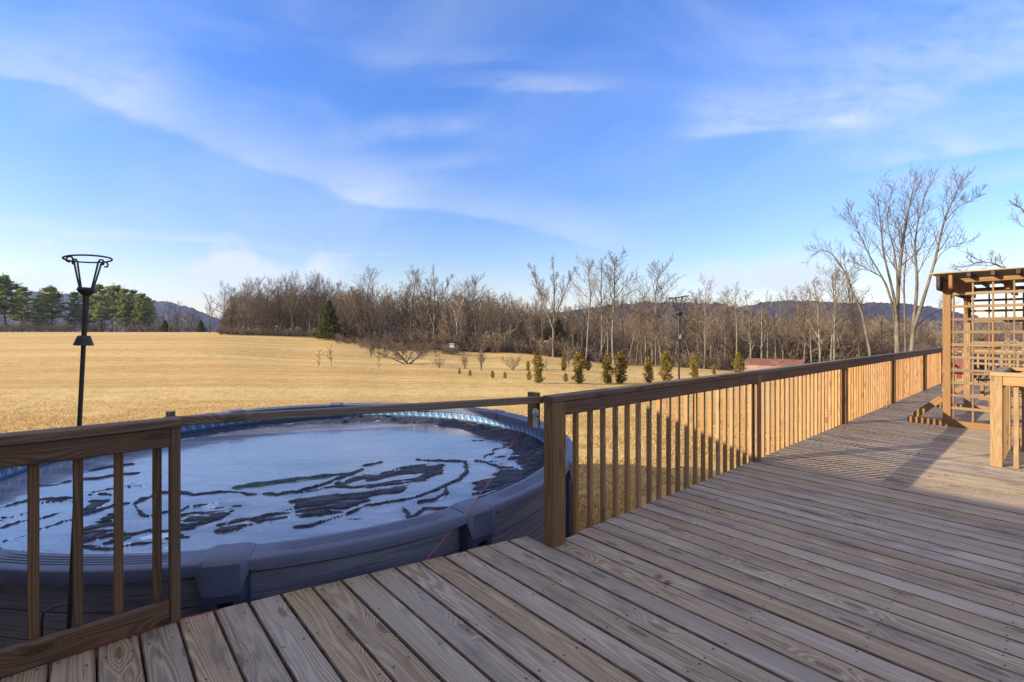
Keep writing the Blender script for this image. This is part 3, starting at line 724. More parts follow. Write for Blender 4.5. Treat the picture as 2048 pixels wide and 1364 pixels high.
def leaves():
    rr = random.Random(12); m = MB()
    def leaf(c, s):
        a = rr.uniform(0, 6.28); d = Vector((math.cos(a), math.sin(a), 0)); e = Vector((-d.y, d.x, 0)); k = rr.uniform(.1, .5)*s
        p = [c-d*s, c-d*s*.2+e*s*.45+Vector((0,0,k)), c+d*s, c-d*s*.2-e*s*.45+Vector((0,0,k*.6)), c]
        m.add([tuple(x) for x in p], [(0, 4, 1), (1, 4, 2), (2, 4, 3), (3, 4, 0)], None, rr.random())
    for _ in range(150):
        u = rr.uniform(0, 13) if rr.random() < .4 else rr.gauss(10.8, 1.5); n = abs(rr.gauss(0, .5))+.06
        if rr.random() < .35: n = rr.uniform(.1, 4)
        leaf(un(u, n, .006), rr.uniform(.012, .03))
    tag(m.build('fallen_leaves', M['leaf_litter']), 'dry brown leaves scattered along the deck by the long railing', 'leaves', None, 'stuff')
leaves()
# ------------------------------------------------------------------ pool
RIM_Z = .17; DP = EYE-RIM_Z
PC = Vector((-1.866*DP, 4.441*DP, 0)); PR = 2.418*DP+.003; GZ = -1.15; ICE_Z = -.045
def pol(r, a, z): return (PC.x+r*math.cos(a), PC.y+r*math.sin(a), z)
def arc_sweep(mb, profs, angs, closed=True, rnd=0.0, uvr=None):
    """profs: one (r,z) loop per angle"""
    vs = []; fs = []; uv = []; n = len(profs[0])
    for p, a in zip(profs, angs): vs.extend(pol(r, a, z) for r, z in p)
    for i in range(len(angs)-1):
        for k in range(n if closed else n-1):
            k2 = (k+1) % n; fs.append((i*n+k, i*n+k2, (i+1)*n+k2, (i+1)*n+k))
    if closed: fs.append(tuple(range(n))[::-1]); fs.append(tuple((len(angs)-1)*n+k for k in range(n)))
    mb.add(vs, fs, None, rnd)
def soft(o, deg=38):
    o.data.set_sharp_from_angle(angle=RAD(deg)); return o
def build_pool():
    root = empty('swimming_pool', (PC.x, PC.y, GZ), 'round above ground pool with dark grey rim and blue patterned liner', 'pool')
    # wall and liner with uv in metres
    def cyl(name, r, z0, z1, mat, inward, nz=1, zoff=0.0):
        m = MB(); n = 144; vs = []; fs = []; uv = []
        for i in range(n+1):
            a = 2*math.pi*i/n
            vs += [pol(r, a, z0), pol(r, a, z1)]
        for i in range(n):
            q = (2*i, 2*i+2, 2*i+3, 2*i+1); a0, a1 = 2*math.pi*i/n*r, 2*math.pi*(i+1)/n*r
            w = [(a0, z0-zoff), (a1, z0-zoff), (a1, z1-zoff), (a0, z1-zoff)]
            fs.append(q[::-1] if inward else q); uv.append(w[::-1] if inward else w)
        m.add(vs, fs, uv); return m.build(name, mat, root, smooth=True)
    cyl('wall', PR-.105, GZ, RIM_Z-.03, M['pool_wall'], False, zoff=GZ)
    cyl('liner', PR-.165, -.4, RIM_Z-.02, M['liner'], True, zoff=ICE_Z+.035)
    for s in range(12):
        ac = RAD(-75.5+30*s); a0, a1 = ac+RAD(2.2), ac+RAD(27.8)
        m = MB(); na = 30; profs = []; angs = []
        for i in range(na+1):
            f = i/na; a = a0+(a1-a0)*f; rib = sstep(.10, .125, f)*(1-sstep(.875, .90, f)); g = .006*float(rib)
            R_ = PR-.012*float(sstep(0, .09, f)*(1-sstep(.91, 1, f)))*0
            dip = .010*float(1-sstep(.03, .10, min(f, 1-f)))
            zt = RIM_Z
            p = [(R_-.190, zt-.088), (R_-.197, zt-.012), (R_-.187, zt-.002), (R_-.165, zt)]
            for q in range(4):
                x = R_-.150+q*.026
                p += [(x, zt), (x+.004, zt-g), (x+.011, zt-g), (x+.015, zt)]
            p += [(R_-.02, zt), (R_-.007, zt-.003), (R_-.001, zt-.010), (R_+.002, zt-.045), (R_+.003, zt-.066+dip), (R_-.008, zt-.066+dip), (R_-.02, zt-.04), (R_-.17, zt-.03), (R_-.172, zt-.088)]
            profs.append(p); angs.append(a)
        arc_sweep(m, profs, angs); soft(m.build('top_rail', M['rim'], root, smooth=True))
        # joint cap with the upright it sits on
        m = MB(); angs = []; profs = []
        for i in range(25):
            f = i/24; a = ac+RAD(-2.45+4.9*f); e = float(sstep(0, .16, min(f, 1-f))); lift = .004+.012*e; o = .004+.012*e
            zt = RIM_Z+lift
            profs.append([(PR-.196-o*.4, RIM_Z-.095), (PR-.202-o*.4, zt-.014), (PR-.188, zt), (PR-.03, zt), (PR-.009+o*.5, zt-.008), (PR+o, zt-.028), (PR+o*.9, RIM_Z-.17*e-.075*(1-e)), (PR-.012, RIM_Z-.17*e-.075*(1-e)), (PR-.02, RIM_Z-.04), (PR-.165, RIM_Z-.035), (PR-.168, RIM_Z-.095)]); angs.append(a)
        arc_sweep(m, profs, angs); cap = soft(m.build('joint_cap', M['rim'], root, smooth=True))
        m = MB(); c, sn = math.cos(ac), math.sin(ac); ex = Vector((c, sn, 0)); ey = Vector((-sn, c, 0))
        def P(r, t, z): return tuple(Vector((PC.x, PC.y, 0))+ex*r+ey*t+Vector((0,0,z)))
        zt, zb = RIM_Z-.06, GZ
        def prism(sec, z0, z1, tap=1.0):
            n = len(sec); vs = [P(r, t*tap, z0) for r, t in sec]+[P(r, t, z1) for r, t in sec]
            m.add(vs, [tuple(range(n))[::-1], tuple(range(n, 2*n))]+[(i, (i+1) % n, n+(i+1) % n, n+i) for i in range(n)])
        r0 = PR-.104
        prism([(r0, -.108), (r0+.088, -.10), (r0+.106, -.086), (r0+.106, -.030), (r0+.09, -.022), (r0+.03, -.018), (r0+.03, .040), (r0+.09, .044), (r0+.106, .052), (r0+.106, .086), (r0+.088, .10), (r0, .108)], zb, zt-.15, .90)
        prism([(r0, -.109), (r0+.088, -.101), (r0+.107, -.087), (r0+.107, .087), (r0+.088, .101), (r0, .109)], zt-.1498, zt)
        m.build('upright', M['upright'], root)
    return root
build_pool()
# tarp frozen into the ice: a height field standing proud of the ice where the photo shows folds
def ice_px(pts): return [on_plane(x, y, ICE_Z) for x, y in pts]
def c7(pts): return ice_px([(350+x*.3446, 780+y*.3446) for x, y in pts])
def c6(pts): return ice_px([(x*.2639, 840+y*.2639) for x, y in pts])
def c9(pts): return ice_px([(900+x*.176, 760+y*.176) for x, y in pts])
STROKES = [  # (points, width, height)
 (c7([(1405,405),(1480,412),(1560,412),(1690,415)]), .05, .05), (c7([(1690,415),(1697,470),(1655,520)]), .05, .045), (c7([(1655,520),(1560,565),(1430,610),(1300,645),(1100,675),(1010,715)]), .04, .04),
 (c7([(1580,560),(1580,600),(1480,640),(1420,650)]), .05, .06), (c7([(1085,440),(1205,420)]), .045, .04), (c7([(35,592),(110,607),(250,592),(380,590),(475,605)]), .055, .04),
 (c7([(1020,715),(900,750),(780,790),(700,800)]), .035, .035), (c7([(1340,690),(1380,740),(1440,690),(1600,690)]), .04, .04), (c7([(480,745),(560,725),(690,680)]), .03, .03),
 (c7([(360,565),(520,545),(700,520),(860,500),(940,490),(1010,490),(1080,465)]), .075, .075), (c7([(510,600),(600,608),(720,590),(860,545),(1010,490)]), .05, .05),
 (c6([(0,660),(100,640),(210,610),(330,600),(400,590),(540,590)]), .04, .04), (c6([(0,740),(90,735),(210,700)]), .03, .03), (c6([(20,810),(120,780),(210,755),(320,740),(460,700)]), .028, .03),
 (c6([(300,835),(420,800),(545,765)]), .026, .03), (c6([(0,930),(110,890),(210,870)]), .02, .025), (c6([(700,380),(860,350),(980,335)]), .07, .045), (c6([(640,450),(760,445),(860,420),(1060,400)]), .06, .04),
 (c6([(700,550),(860,520),(970,515)]), .05, .04), (c6([(640,575),(760,565),(860,570)]), .04, .035), (c6([(640,720),(730,690),(860,640),(980,625)]), .045, .045), (c6([(710,650),(820,600)]), .05, .035),
 (c6([(1020,630),(1080,600),(1160,575),(1240,545),(1370,540)]), .05, .055), (c6([(1020,640),(1060,700),(1110,735),(1230,700),(1360,690),(1440,655)]), .04, .035), (c6([(310,500),(430,490),(540,465)]), .045, .035),
 (c6([(640,930),(760,890),(860,860),(1010,870),(1150,840),(1270,850),(1440,800)]), .035, .035), (c6([(690,965),(800,980),(870,970),(1000,945),(1150,930)]), .03, .03), (c6([(640,840),(760,790),(850,720)]), .05, .04), (c6([(150,1005),(210,995)]), .02, .025), (c6([(310,1005),(370,995)]), .02, .025),
 (c9([(370,890),(400,860),(480,840),(490,790),(620,770)]), .05, .055), (c9([(600,740),(700,745)]), .05, .06), (c9([(290,920),(430,940),(560,1000),(690,1000)]), .045, .05), (c9([(650,900),(700,880),(800,885)]), .05, .06), (c9([(260,690),(400,690)]), .04, .03),
]
PATCHES = [(p, h) for p, h in [
 (c7([(670,610),(960,525),(1200,475),(1420,425),(1560,435),(1590,480),(1450,525),(1200,605),(1000,690),(850,745),(720,770),(640,700)]), .6),
 (c7([(640,700),(720,770),(600,790),(420,800),(240,850),(205,810),(300,770),(460,750)]), .55),
 (c7([(0,690),(250,652),(395,655),(330,715),(200,760),(120,800),(0,870)]), .75),
 (c7([(1720,545),(1800,500),(1900,485),(1900,600),(1710,655),(1715,600)]), 1.0), (c9([(240,1160),(480,1080),(570,1020),(820,1030),(900,1090),(760,1210),(560,1290),(400,1364),(200,1364)]), 1.0),
 (c9([(560,560),(1100,640),(1100,1010),(980,1080),(880,1000),(820,950),(660,930),(780,860),(780,780),(700,720),(620,680)]), 1.0),
 (c9([(410,940),(560,860),(700,880),(640,920),(560,960)]), .6),
 (c6([(380,600),(550,600),(540,640),(400,640)]), .8), (c6([(640,600),(820,600),(720,690),(640,725)]), .6), (c6([(640,840),(860,700),(870,880),(650,930)]), .55), (c6([(640,930),(870,890),(1440,820),(1440,900),(900,930),(700,970)]), .35),
]]
def seg_dist(x, y, a, b):
    dx, dy = b.x-a.x, b.y-a.y; L = dx*dx+dy*dy+1e-9
    t = np.clip(((x-a.x)*dx+(y-a.y)*dy)/L, 0, 1); return np.hypot(x-a.x-t*dx, y-a.y-t*dy)
def poly_sd(x, y, P):
    d = np.full(x.shape, 9.0); ins = np.zeros(x.shape, bool)
    for a, b in zip(P, P[1:]+P[:1]):
        d = np.minimum(d, seg_dist(x, y, a, b))
        cr = ((a.y > y) != (b.y > y)) & (x < (b.x-a.x)*(y-a.y)/(b.y-a.y+1e-12)+a.x); ins ^= cr
    return np.where(ins, d, -d)
def build_cover():
    R_ = PR-.168; st = .0165; n = int(2*R_/st)+1
    gx = np.linspace(-R_, R_, n); X, Y = np.meshgrid(gx, gx); X = X+PC.x; Y = Y+PC.y
    wx = (fbm(X*3.1, Y*3.1, 3, 1)-.5)*.22; wy = (fbm(X*3.1+40, Y*3.1, 3, 2)-.5)*.22
    wx2 = (fbm(X*11, Y*11, 3, 3)-.5)*.045; wy2 = (fbm(X*11+70, Y*11, 3, 4)-.5)*.045
    x, y = X+wx+wx2, Y+wy+wy2; x1, y1 = X+wx*.35+wx2, Y+wy*.35+wy2
    ca, sa = math.cos(.42), math.sin(.42); Xr, Yr = X*ca+Y*sa, -X*sa+Y*ca
    rid = 1-abs(2*fbm(Xr*2.4+wx*10, Yr*15+wy*12, 3, 9)-1)*2.4; rid2 = 1-abs(2*fbm(Xr*14+wx*30, Yr*38+wy*30, 3, 12)-1)*2.2
    h = np.full(X.shape, -.030)+.012*(fbm(X*2.2, Y*2.2, 3, 6)-.5)
    green = np.zeros(X.shape); veil = np.zeros(X.shape)
    for P, s in PATCHES:
        veil = np.maximum(veil, .75*sstep(-.16, .06, poly_sd(x, y, P)))
        m = sstep(-.03, .05, poly_sd(x, y, P)-.10*(fbm(X*7, Y*9, 3, 21)-.42)-(1-s)*.10*(rid2 < .3)+.05*rid)
        stp = 1-abs(2*fbm(Xr*1.4+9+wx*4, Yr*10+wy*8, 4, 44)-1)*2.1
        op = sstep(.12, .5, stp+.55*(s-.55)+.9*(fbm(Xr*1.1, Yr*2.2, 3, 46)-.5))
        h = np.maximum(h, -.03+m*(.030*op+.004*s+.012*rid+.0025*rid2))
    for i, (P, w, hh) in enumerate(STROKES):
        d = np.full(X.shape, 9.0)
        for a, b in zip(P[:-1], P[1:]): d = np.minimum(d, seg_dist(x1, y1, a, b))
        ww = w*(.10+1.15*fbm(X*4, Y*6, 3, 30+i)**1.5); q = np.exp(-(d/ww)**2); veil = np.maximum(veil, .6*np.exp(-(d/(ww*2.6+.02))**2))
        h = np.maximum(h, -.03+q*(.028+hh*.26)+q*(.003*rid2+.008*rid))
        if i in (9,): green = np.maximum(green, sstep(.2, .6, q))
    thin = 1-abs(fbm(Xr*1.0+3, Yr*3.0+wy*3, 4, 91)-.5)/.011; zone = (1-sstep(4.7, 5.5, Y))*sstep(.42, .55, fbm(X*1.1, Y*1.1, 3, 93))
    h = np.maximum(h, -.03+.036*np.clip(thin, 0, 1)*zone)
    thin = 1-abs(fbm(Xr*2.1+13, Yr*6.5, 3, 95)-.5)/.02; zone = (1-sstep(4.3, 5.2, Y))*sstep(.50, .60, fbm(X*1.6+5, Y*1.6, 3, 97))
    h = np.maximum(h, -.03+.035*np.clip(thin, 0, 1)*zone)
    # slack cloth crumpled against the far right wall, and the drowned edge on the left
    rr = np.hypot(X-PC.x, Y-PC.y); an = np.degrees(np.arctan2(Y-PC.y, X-PC.x)); edge = R_-rr
    wdt = np.interp(an, [-40, -20, 5, 30, 55, 80, 100, 150, 180], [.02, .35, .60, .60, .55, .55, .55, .45, .4])
    wdt = wdt*(.7+.7*fbm(X*2.3, Y*2.3, 2, 51))
    m = (1-sstep(.6, 1.0, edge/np.maximum(wdt, .01)))*(an > -45)
    amp = np.interp(an, [-45, -20, 10, 70, 90, 130, 180], [.2, .8, 1, .8, .45, .2, .15])
    h = np.maximum(h, -.03+m*(.030+amp*(.030*rid+.005*rid2+.065*sstep(.62, .85, fbm(X*4.2, Y*4.2, 2, 61)))))
    z = ICE_Z+h
    mask = (rr < R_)
    idx = -np.ones(X.shape, int); idx[mask] = np.arange(mask.sum())
    a, b, c, d = idx[:-1,:-1], idx[:-1,1:], idx[1:,1:], idx[1:,:-1]
    ok = (a >= 0) & (b >= 0) & (c >= 0) & (d >= 0)
    q = np.stack([a[ok], b[ok], c[ok], d[ok]], 1)
    v = np.stack([X[mask], Y[mask], z[mask]], 1)
    o = np_object('pool_cover', v, q, M['tarp'], green[mask], (PC.x, PC.y, ICE_Z), smooth=True)
    tag(o, 'crumpled black tarpaulin frozen into the ice inside the round pool', 'pool cover')
    # the ice: gently dished sheet, frostier where cloth breaks the surface
    frost = np.maximum(sstep(-.030, .0, h), veil*sstep(.36, .62, fbm(Xr*1.8+21, Yr*6+wy*6, 4, 99)))
    zi = ICE_Z+.004*(fbm(X*1.3, Y*1.3, 3, 77)-.5)+.0015*(fbm(X*9, Y*9, 2, 78)-.5)
    v = np.stack([X[mask], Y[mask], zi[mask]], 1)
    o = np_object('frozen_water', v, q, M['ice'], frost[mask], (PC.x, PC.y, ICE_Z), smooth=True); tag(o, kind='structure')
build_cover()
def build_cord():
    a = on_plane(846, 1122, .004); a = un((a-P0).dot(U), deck_start((a-P0).dot(U))-.03, -.05)
    r1 = on_plane(935, 1022, RIM_Z+.01); r2 = on_plane(962, 985, RIM_Z+.008)
    pts = [a, a.lerp(r1, .5)+Vector((0,0,.0)), r1, r2]
    for x, y in ((985,955),(1003,922),(1020,895),(1036,868),(1043,858)): pts.append(on_plane(x, y, ICE_Z+.06))
    pts.append(on_plane(1052, 846, RIM_Z+.006)); pts.append(un(-.07, -.13, .80))
    # smooth
    q = []
    for i in range(len(pts)-1):
        p0 = pts[max(i-1, 0)]; p1 = pts[i]; p2 = pts[i+1]; p3 = pts[min(i+2, len(pts)-1)]
        for t in np.linspace(0, 1, 7)[:-1]:
            q.append(.5*((2*p1)+(p2-p0)*t+(2*p0-5*p1+4*p2-p3)*t*t+(3*p1-p0-3*p2+p3)*t**3))
    q.append(pts[-1]); m = MB(); m.tube(q, .0023, 5)
    tag(m.build('orange_twine', M['cord'], org=a, smooth=True), 'thin orange cord running from the deck edge across the pool to the gate bar', 'cord')
    m = MB(); rr = random.Random(8); p = []
    for t in np.linspace(0, 1, 40):
        s = uL-.42+t*.6; p.append(un(s, nL+.028+rr.uniform(-.004, .004) if s < uL+.02 else deck_start(s)+.01, .005))
    m.tube(p, .0018, 5)
    tag(m.build('red_twine', M['redcord'], org=p[0], smooth=True), 'thin red cord lying along the toe board of the dark railing', 'cord')
build_cord()
# ------------------------------------------------------------------ ground, hills
def build_ground():
    an = np.concatenate([np.linspace(-math.pi, -1.05, 40)[:-1], np.linspace(-1.05, 1.05, 300), np.linspace(1.05, math.pi, 40)[1:-1]])
    r = np.concatenate([[.3, 1.5, 3], np.geomspace(4, 130, 170), np.geomspace(135, 5000, 50)])
    A, R_ = np.meshgrid(an, r); X = np.sin(A)*R_; Y = np.cos(A)*R_; Z = ground_z(X, Y)
    Z = np.where((abs(A) > 1.3), EYE-2.5, Z)
    na, nr = len(an), len(r)
    i, j = np.meshgrid(np.arange(nr-1), np.arange(na), indexing='ij'); j2 = (j+1) % na
    q = np.stack([(i*na+j), ((i+1)*na+j), ((i+1)*na+j2), (i*na+j2)], -1).reshape(-1, 4)[:, ::-1]
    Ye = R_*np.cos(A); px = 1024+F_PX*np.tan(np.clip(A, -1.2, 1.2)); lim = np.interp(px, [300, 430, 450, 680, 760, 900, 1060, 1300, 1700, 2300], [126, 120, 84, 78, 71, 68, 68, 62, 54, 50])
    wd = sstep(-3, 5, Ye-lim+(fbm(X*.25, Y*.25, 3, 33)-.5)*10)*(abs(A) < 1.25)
    tag(np_object('ground', np.stack([X, Y, Z], -1).reshape(-1, 3), q, M['field'], wd.reshape(-1), (0,0,0), True), kind='structure')
build_ground()
def hill(name, prof, Y0, depth, seed, canopy, base):
    px = np.linspace(prof[0][0], prof[-1][0], 620); py = np.interp(px, [p[0] for p in prof], [p[1] for p in prof])
    k = (px-1024)/F_PX; top = EYE+(HZ-py)/F_PX*(Y0+depth)
    rows = 64; f = np.linspace(0, 1.35, rows)
    Yg = Y0+depth*f[:, None]+0*k[None]; Xg = k[None]*Yg
    s = np.where(f < 1, sstep(0, 1, f)*.35+.65*f, 1-(f-1)*1.4)[:, None]
    Zg = base+(top[None]-base)*s
    Zg = Zg+(fbm(Xg*.008, Yg*.006, 3, seed)-.5)*.22*(top[None]-base)*(1-abs(2*np.clip(f, 0, 1)[:, None]-1))
    Zg = Zg+canopy*(fbm(Xg*.09, Yg*.05, 2, seed+5)-.5)+canopy*.8*(vnoise(Xg*.35, Yg*.2, seed+6)-.5)
    n = len(px); i, j = np.meshgrid(np.arange(rows-1), np.arange(n-1), indexing='ij')
    q = np.stack([i*n+j, i*n+j+1, (i+1)*n+j+1, (i+1)*n+j], -1).reshape(-1, 4)
    v = np.stack([Xg, Yg, Zg], -1); tag(np_object(name, v.reshape(-1, 3), q, M['hill'], None, (0, Y0, 0), False), kind='structure')
    return v[4:46].reshape(-1, 3)
hill('hills', [(-2600,640),(-1500,612),(-700,604),(-300,598),(-100,588),(60,584),(120,588),(200,588),(260,592),(300,600),(340,605),(380,616),(420,632),(460,648),(500,664),(560,690)], 1150, 320, 3, 9, -16)
hill('hills', [(980,676),(1050,660),(1150,640),(1250,630),(1350,626),(1450,620),(1520,606),(1580,600),(1660,604),(1740,606),(1800,606),(1850,612),(1890,620),(1960,634),(2060,648),(2200,652),(2500,648),(3200,640),(4500,650)], 1000, 320, 13, 9, -18)
NEAR = hill('hills', [(880,672),(950,650),(1020,640),(1090,628),(1150,620),(1210,611),(1270,606),(1340,604),(1400,604),(1440,608),(1480,618),(1530,632),(1600,650),(1700,676),(1800,700)], 420, 200, 23, 5, -13)
# ------------------------------------------------------------------ bare trees
def rdir(rng, d, ang, az):
    a = Vector((0,0,1)) if abs(d.z) < .9 else Vector((1,0,0))
    x = d.cross(a).normalized(); y = d.cross(x)
    return (d*math.cos(ang)+(x*math.cos(az)+y*math.sin(az))*math.sin(ang)).normalized()
def branch(tm, cm, rng, p, d, L, r0, lev, o):
    """grow one branch and its children; levels 0,1 go to the trunk mesh, finer ones to the crown"""
    ns = (7, 5, 3, 2)[lev]; sides = (7, 5, 3, 3)[lev]
    pts = [p.copy()]; dd = d.copy(); wob = o['wob']*(.5 if lev == 0 else 1)
    for i in range(ns):
        dd = (dd+Vector((rng.gauss(0, wob), rng.gauss(0, wob), rng.gauss(0, wob*.6)+(0 if lev == 0 else o['up']))) * (1.0)).normalized()
        pts.append(pts[-1]+dd*(L/ns))
    rt = max(o['rmin']*.45, r0*(.22 if lev == 0 else .3)); rad = [r0+(rt-r0)*(i/ns) for i in range(ns+1)]
    if lev == 0: rad[0] *= 1.25
    (tm if lev <= 1 else cm).tube(pts, rad, sides, rng.random(), cap=False)
    if lev == 3: return
    if lev == 0: cnt = o['limbs']; f0 = o['bare']
    else: cnt = rng.randint(*o['n%d' % lev]); f0 = .18
    az = rng.uniform(0, 6.28)
    for c in range(cnt):
        f = f0+(1-f0)*((c+rng.random()*.8)/cnt); f = min(f, .99); az += 2.4+rng.uniform(-.5, .5)
        x = f*ns; i = min(int(x), ns-1); q = pts[i].lerp(pts[i+1], x-i); td = (pts[i+1]-pts[i]).normalized(); rr = rad[i]+(rad[i+1]-rad[i])*(x-i)
        if lev == 0:
            h = (f-f0)/(1-f0+1e-6); l = o['H']*(o['spread']*(1-.62*h)*(.55+.45*min(1, h*4+.3)))*rng.uniform(.7, 1.2); an = rng.uniform(*o['ang'])
        else: l = L*(.62 if lev == 1 else .55)*(1-.45*f)*rng.uniform(.6, 1.15); an = rng.uniform(.45, .95)
        branch(tm, cm, rng, q, rdir(rng, td, an, az), l, max(o['rmin']*(1.5, 1.0, .8)[lev], rr*(.5 if lev == 0 else .55)), lev+1, o)
DEF = dict(H=12, limbs=16, bare=.30, n1=(7, 11), n2=(5, 8), spread=.40, ang=(.5, .95), wob=.085, up=.09, rmin=.016)
def bare_tree_meshes(seed, leaders=None, **kw):
    o = dict(DEF); o.update(kw); rng = random.Random(seed); tm, cm = MB(), MB()
    for p, d, L, r in (leaders or [((0,0,-.3), (0,0,1), o['H']+.3, o['H']*.0115)]):
        o2 = dict(o); o2['H'] = L
        branch(tm, cm, rng, Vector(p), Vector(d).normalized(), L, r, 0, o2)
    return tm, cm
PROTO = {}
def plant_tree(key, tm, cm, name, mt, mc, loc, rz, sc, label, cat, group, mirror=False):
    """first call builds the thing with its parts, later calls copy it"""
    if key in PROTO:
        o = copy_tree(PROTO[key], loc, rz, sc, label, group); return o
    o = empty(name, (0,0,0), label, cat, group)
    if tm is not None: tm.build('trunk', mt, o, smooth=True)
    if cm is not None: cm.build('crown', mc, o)
    o.location = loc; o.rotation_euler = (0,0,rz); o.scale = (sc,sc,sc) if not hasattr(sc, '__len__') else sc
    PROTO[key] = o; return o
KINDS = {   # generic bare trees, 12 m prototypes
 'tall0': (bare_tree_meshes(1, spread=.36, ang=(.4,.9), up=.11, limbs=16), 'bark', 'twig'),
 'tall1': (bare_tree_meshes(2, spread=.40, ang=(.45,.95), up=.10, limbs=15, bare=.38, wob=.10), 'bark', 'twig'),
 'tall2': (bare_tree_meshes(3, spread=.33, ang=(.4,.85), up=.12, limbs=16, bare=.42), 'bark_dark', 'twig'),
 'round0': (bare_tree_meshes(4, spread=.42, limbs=17, n2=(5,7)), 'bark_dark', 'twig'),
 'round1': (bare_tree_meshes(5, spread=.46, limbs=18, bare=.22, n2=(5,7), wob=.10), 'bark_dark', 'twig_red'),
 'round2': (bare_tree_meshes(6, spread=.40, limbs=18, bare=.25, wob=.11, n2=(5,7)), 'bark', 'twig_red'),
 'thin0': (bare_tree_meshes(7, spread=.20, limbs=11, ang=(.4,.9), bare=.45, n1=(4,6), n2=(3,4), wob=.12), 'bark', 'twig'),
 'thin1': (bare_tree_meshes(8, spread=.22, limbs=10, ang=(.5,1.1), bare=.35, n1=(4,6), n2=(3,4), wob=.14), 'bark', 'twig'),
 'fork0': (bare_tree_meshes(9, leaders=[((0,0,-.3),(.02,0,1),12.2,.16),((.0,0,3.4),(-.30,.05,1),8.4,.10),((0,0,4.2),(.34,.1,1),7.4,.09)], spread=.24, limbs=10, ang=(.35,.75), up=.14), 'bark', 'twig'),
 'crook0': (bare_tree_meshes(10, leaders=[((0,0,-.3),(.10,0,1),12.0,.15),((.3,0,4.2),(-.55,.1,.8),6.5,.10)], spread=.27, limbs=11, ang=(.5,1.0), wob=.17), 'bark', 'twig'),
}
rt = random.Random(77)
def bare(kind, px, Y, ytop, label=None, group=None, rz=None, wide=1.0, loc=None):
    p = loc if loc is not None else at(px, Y); H = height_to(p, ytop); s = H/12.0*.97
    (tm, cm), b, t = KINDS[kind]
    return plant_tree(kind, tm, cm, 'bare_tree', M[b], M[t], p-Vector((0,0,.05)), rt.uniform(0, 6.28) if rz is None else rz, (s*wide, s*wide, s), label, 'tree', group)
# named trees along the right wood edge
G1 = 'bare trees along the wood edge'
bare('fork0', 1107, 66, 515, 'tall pale forked tree on the wood edge right of the red shed', G1, .3)
bare('tall0', 1083, 70, 565, 'slender grey tree just left of the tall forked tree above the red shed', G1)
bare('tall1', 1172, 64, 522, 'tall grey tree with a high vase crown behind the first big cedars', G1, 1.0)
bare('thin0', 1204, 66, 508, 'thin tall tree with a twisted pale stem beside the broad feathery tree', G1, 2.0)
bare('tall0', 1229, 63, 510, 'tall tree with a broad feathery upright crown, highest of the wood edge row', G1, 2.2, 1.25)
bare('crook0', 1291, 64, 575, 'crooked bare tree left of the standing iron lantern stake', G1, .4)
bare('tall1', 1326, 62, 528, 'grey tree with ascending limbs just left of the iron lantern stake', G1, 3.4, 1.15)
bare('thin1', 1345, 66, 598, 'small thin tree directly behind the iron lantern stake', G1)
bare('round2', 1408, 60, 568, 'spreading bare tree just right of the iron lantern stake', G1, .2, .85)
bare('thin0', 1474, 58, 560, 'narrow tree with a broken top behind the bushy cedar beside the gambrel shed', G1, .9)
bare('crook0', 1524, 57, 600, 'low crooked tree leaning over the pink roofed shed', G1, 3.7, 1.2)
bare('thin1', 1555, 60, 577, 'slim pale tree rising behind the ridge of the gambrel shed', G1, .2)
bare('round0', 1578, 58, 584, 'dark stemmed tree behind the right end of the gambrel shed', G1, 1.1, .7)
bare('crook0', 1640, 52, 552, 'curving pale tree between the gambrel shed and the leaning tree', G1, 5.3)
bare('tall1', 1660, 55, 540, 'grey tree with crossed limbs left of the leaning tree', G1, .8, 1.1)
bare('thin0', 1668, 50, 545, 'second pale stem close beside the crossed limb tree', G1, 4.0)
bare('tall2', 1722, 56, 545, 'upright dark tree between the leaning tree and the huge multi stemmed tree', G1, 1.7)
bare('thin1', 1762, 58, 610, 'short broken stub tree right of the leaning tree', G1, 3)
G8 = 'slim trees in the wood behind the cedars'
for i, px in enumerate((1146, 1160, 1186, 1197, 1216, 1246, 1254, 1272, 1284, 1304, 1312, 1352, 1368, 1384, 1396, 1422, 1436, 1452, 1488, 1502, 1536, 1566, 1592, 1608, 1622, 1684, 1700, 1712)):
    bare(('thin0', 'thin1', 'tall2', 'thin1', 'crook0')[i % 5], px, np.interp(px, [1140, 1300, 1720], [66, 61, 52])+rt.uniform(0, 6), 588+rt.uniform(-12, 46), 'slim grey bare tree in the wood behind the row of cedars and shed', G8, wide=rt.uniform(.9, 1.5))
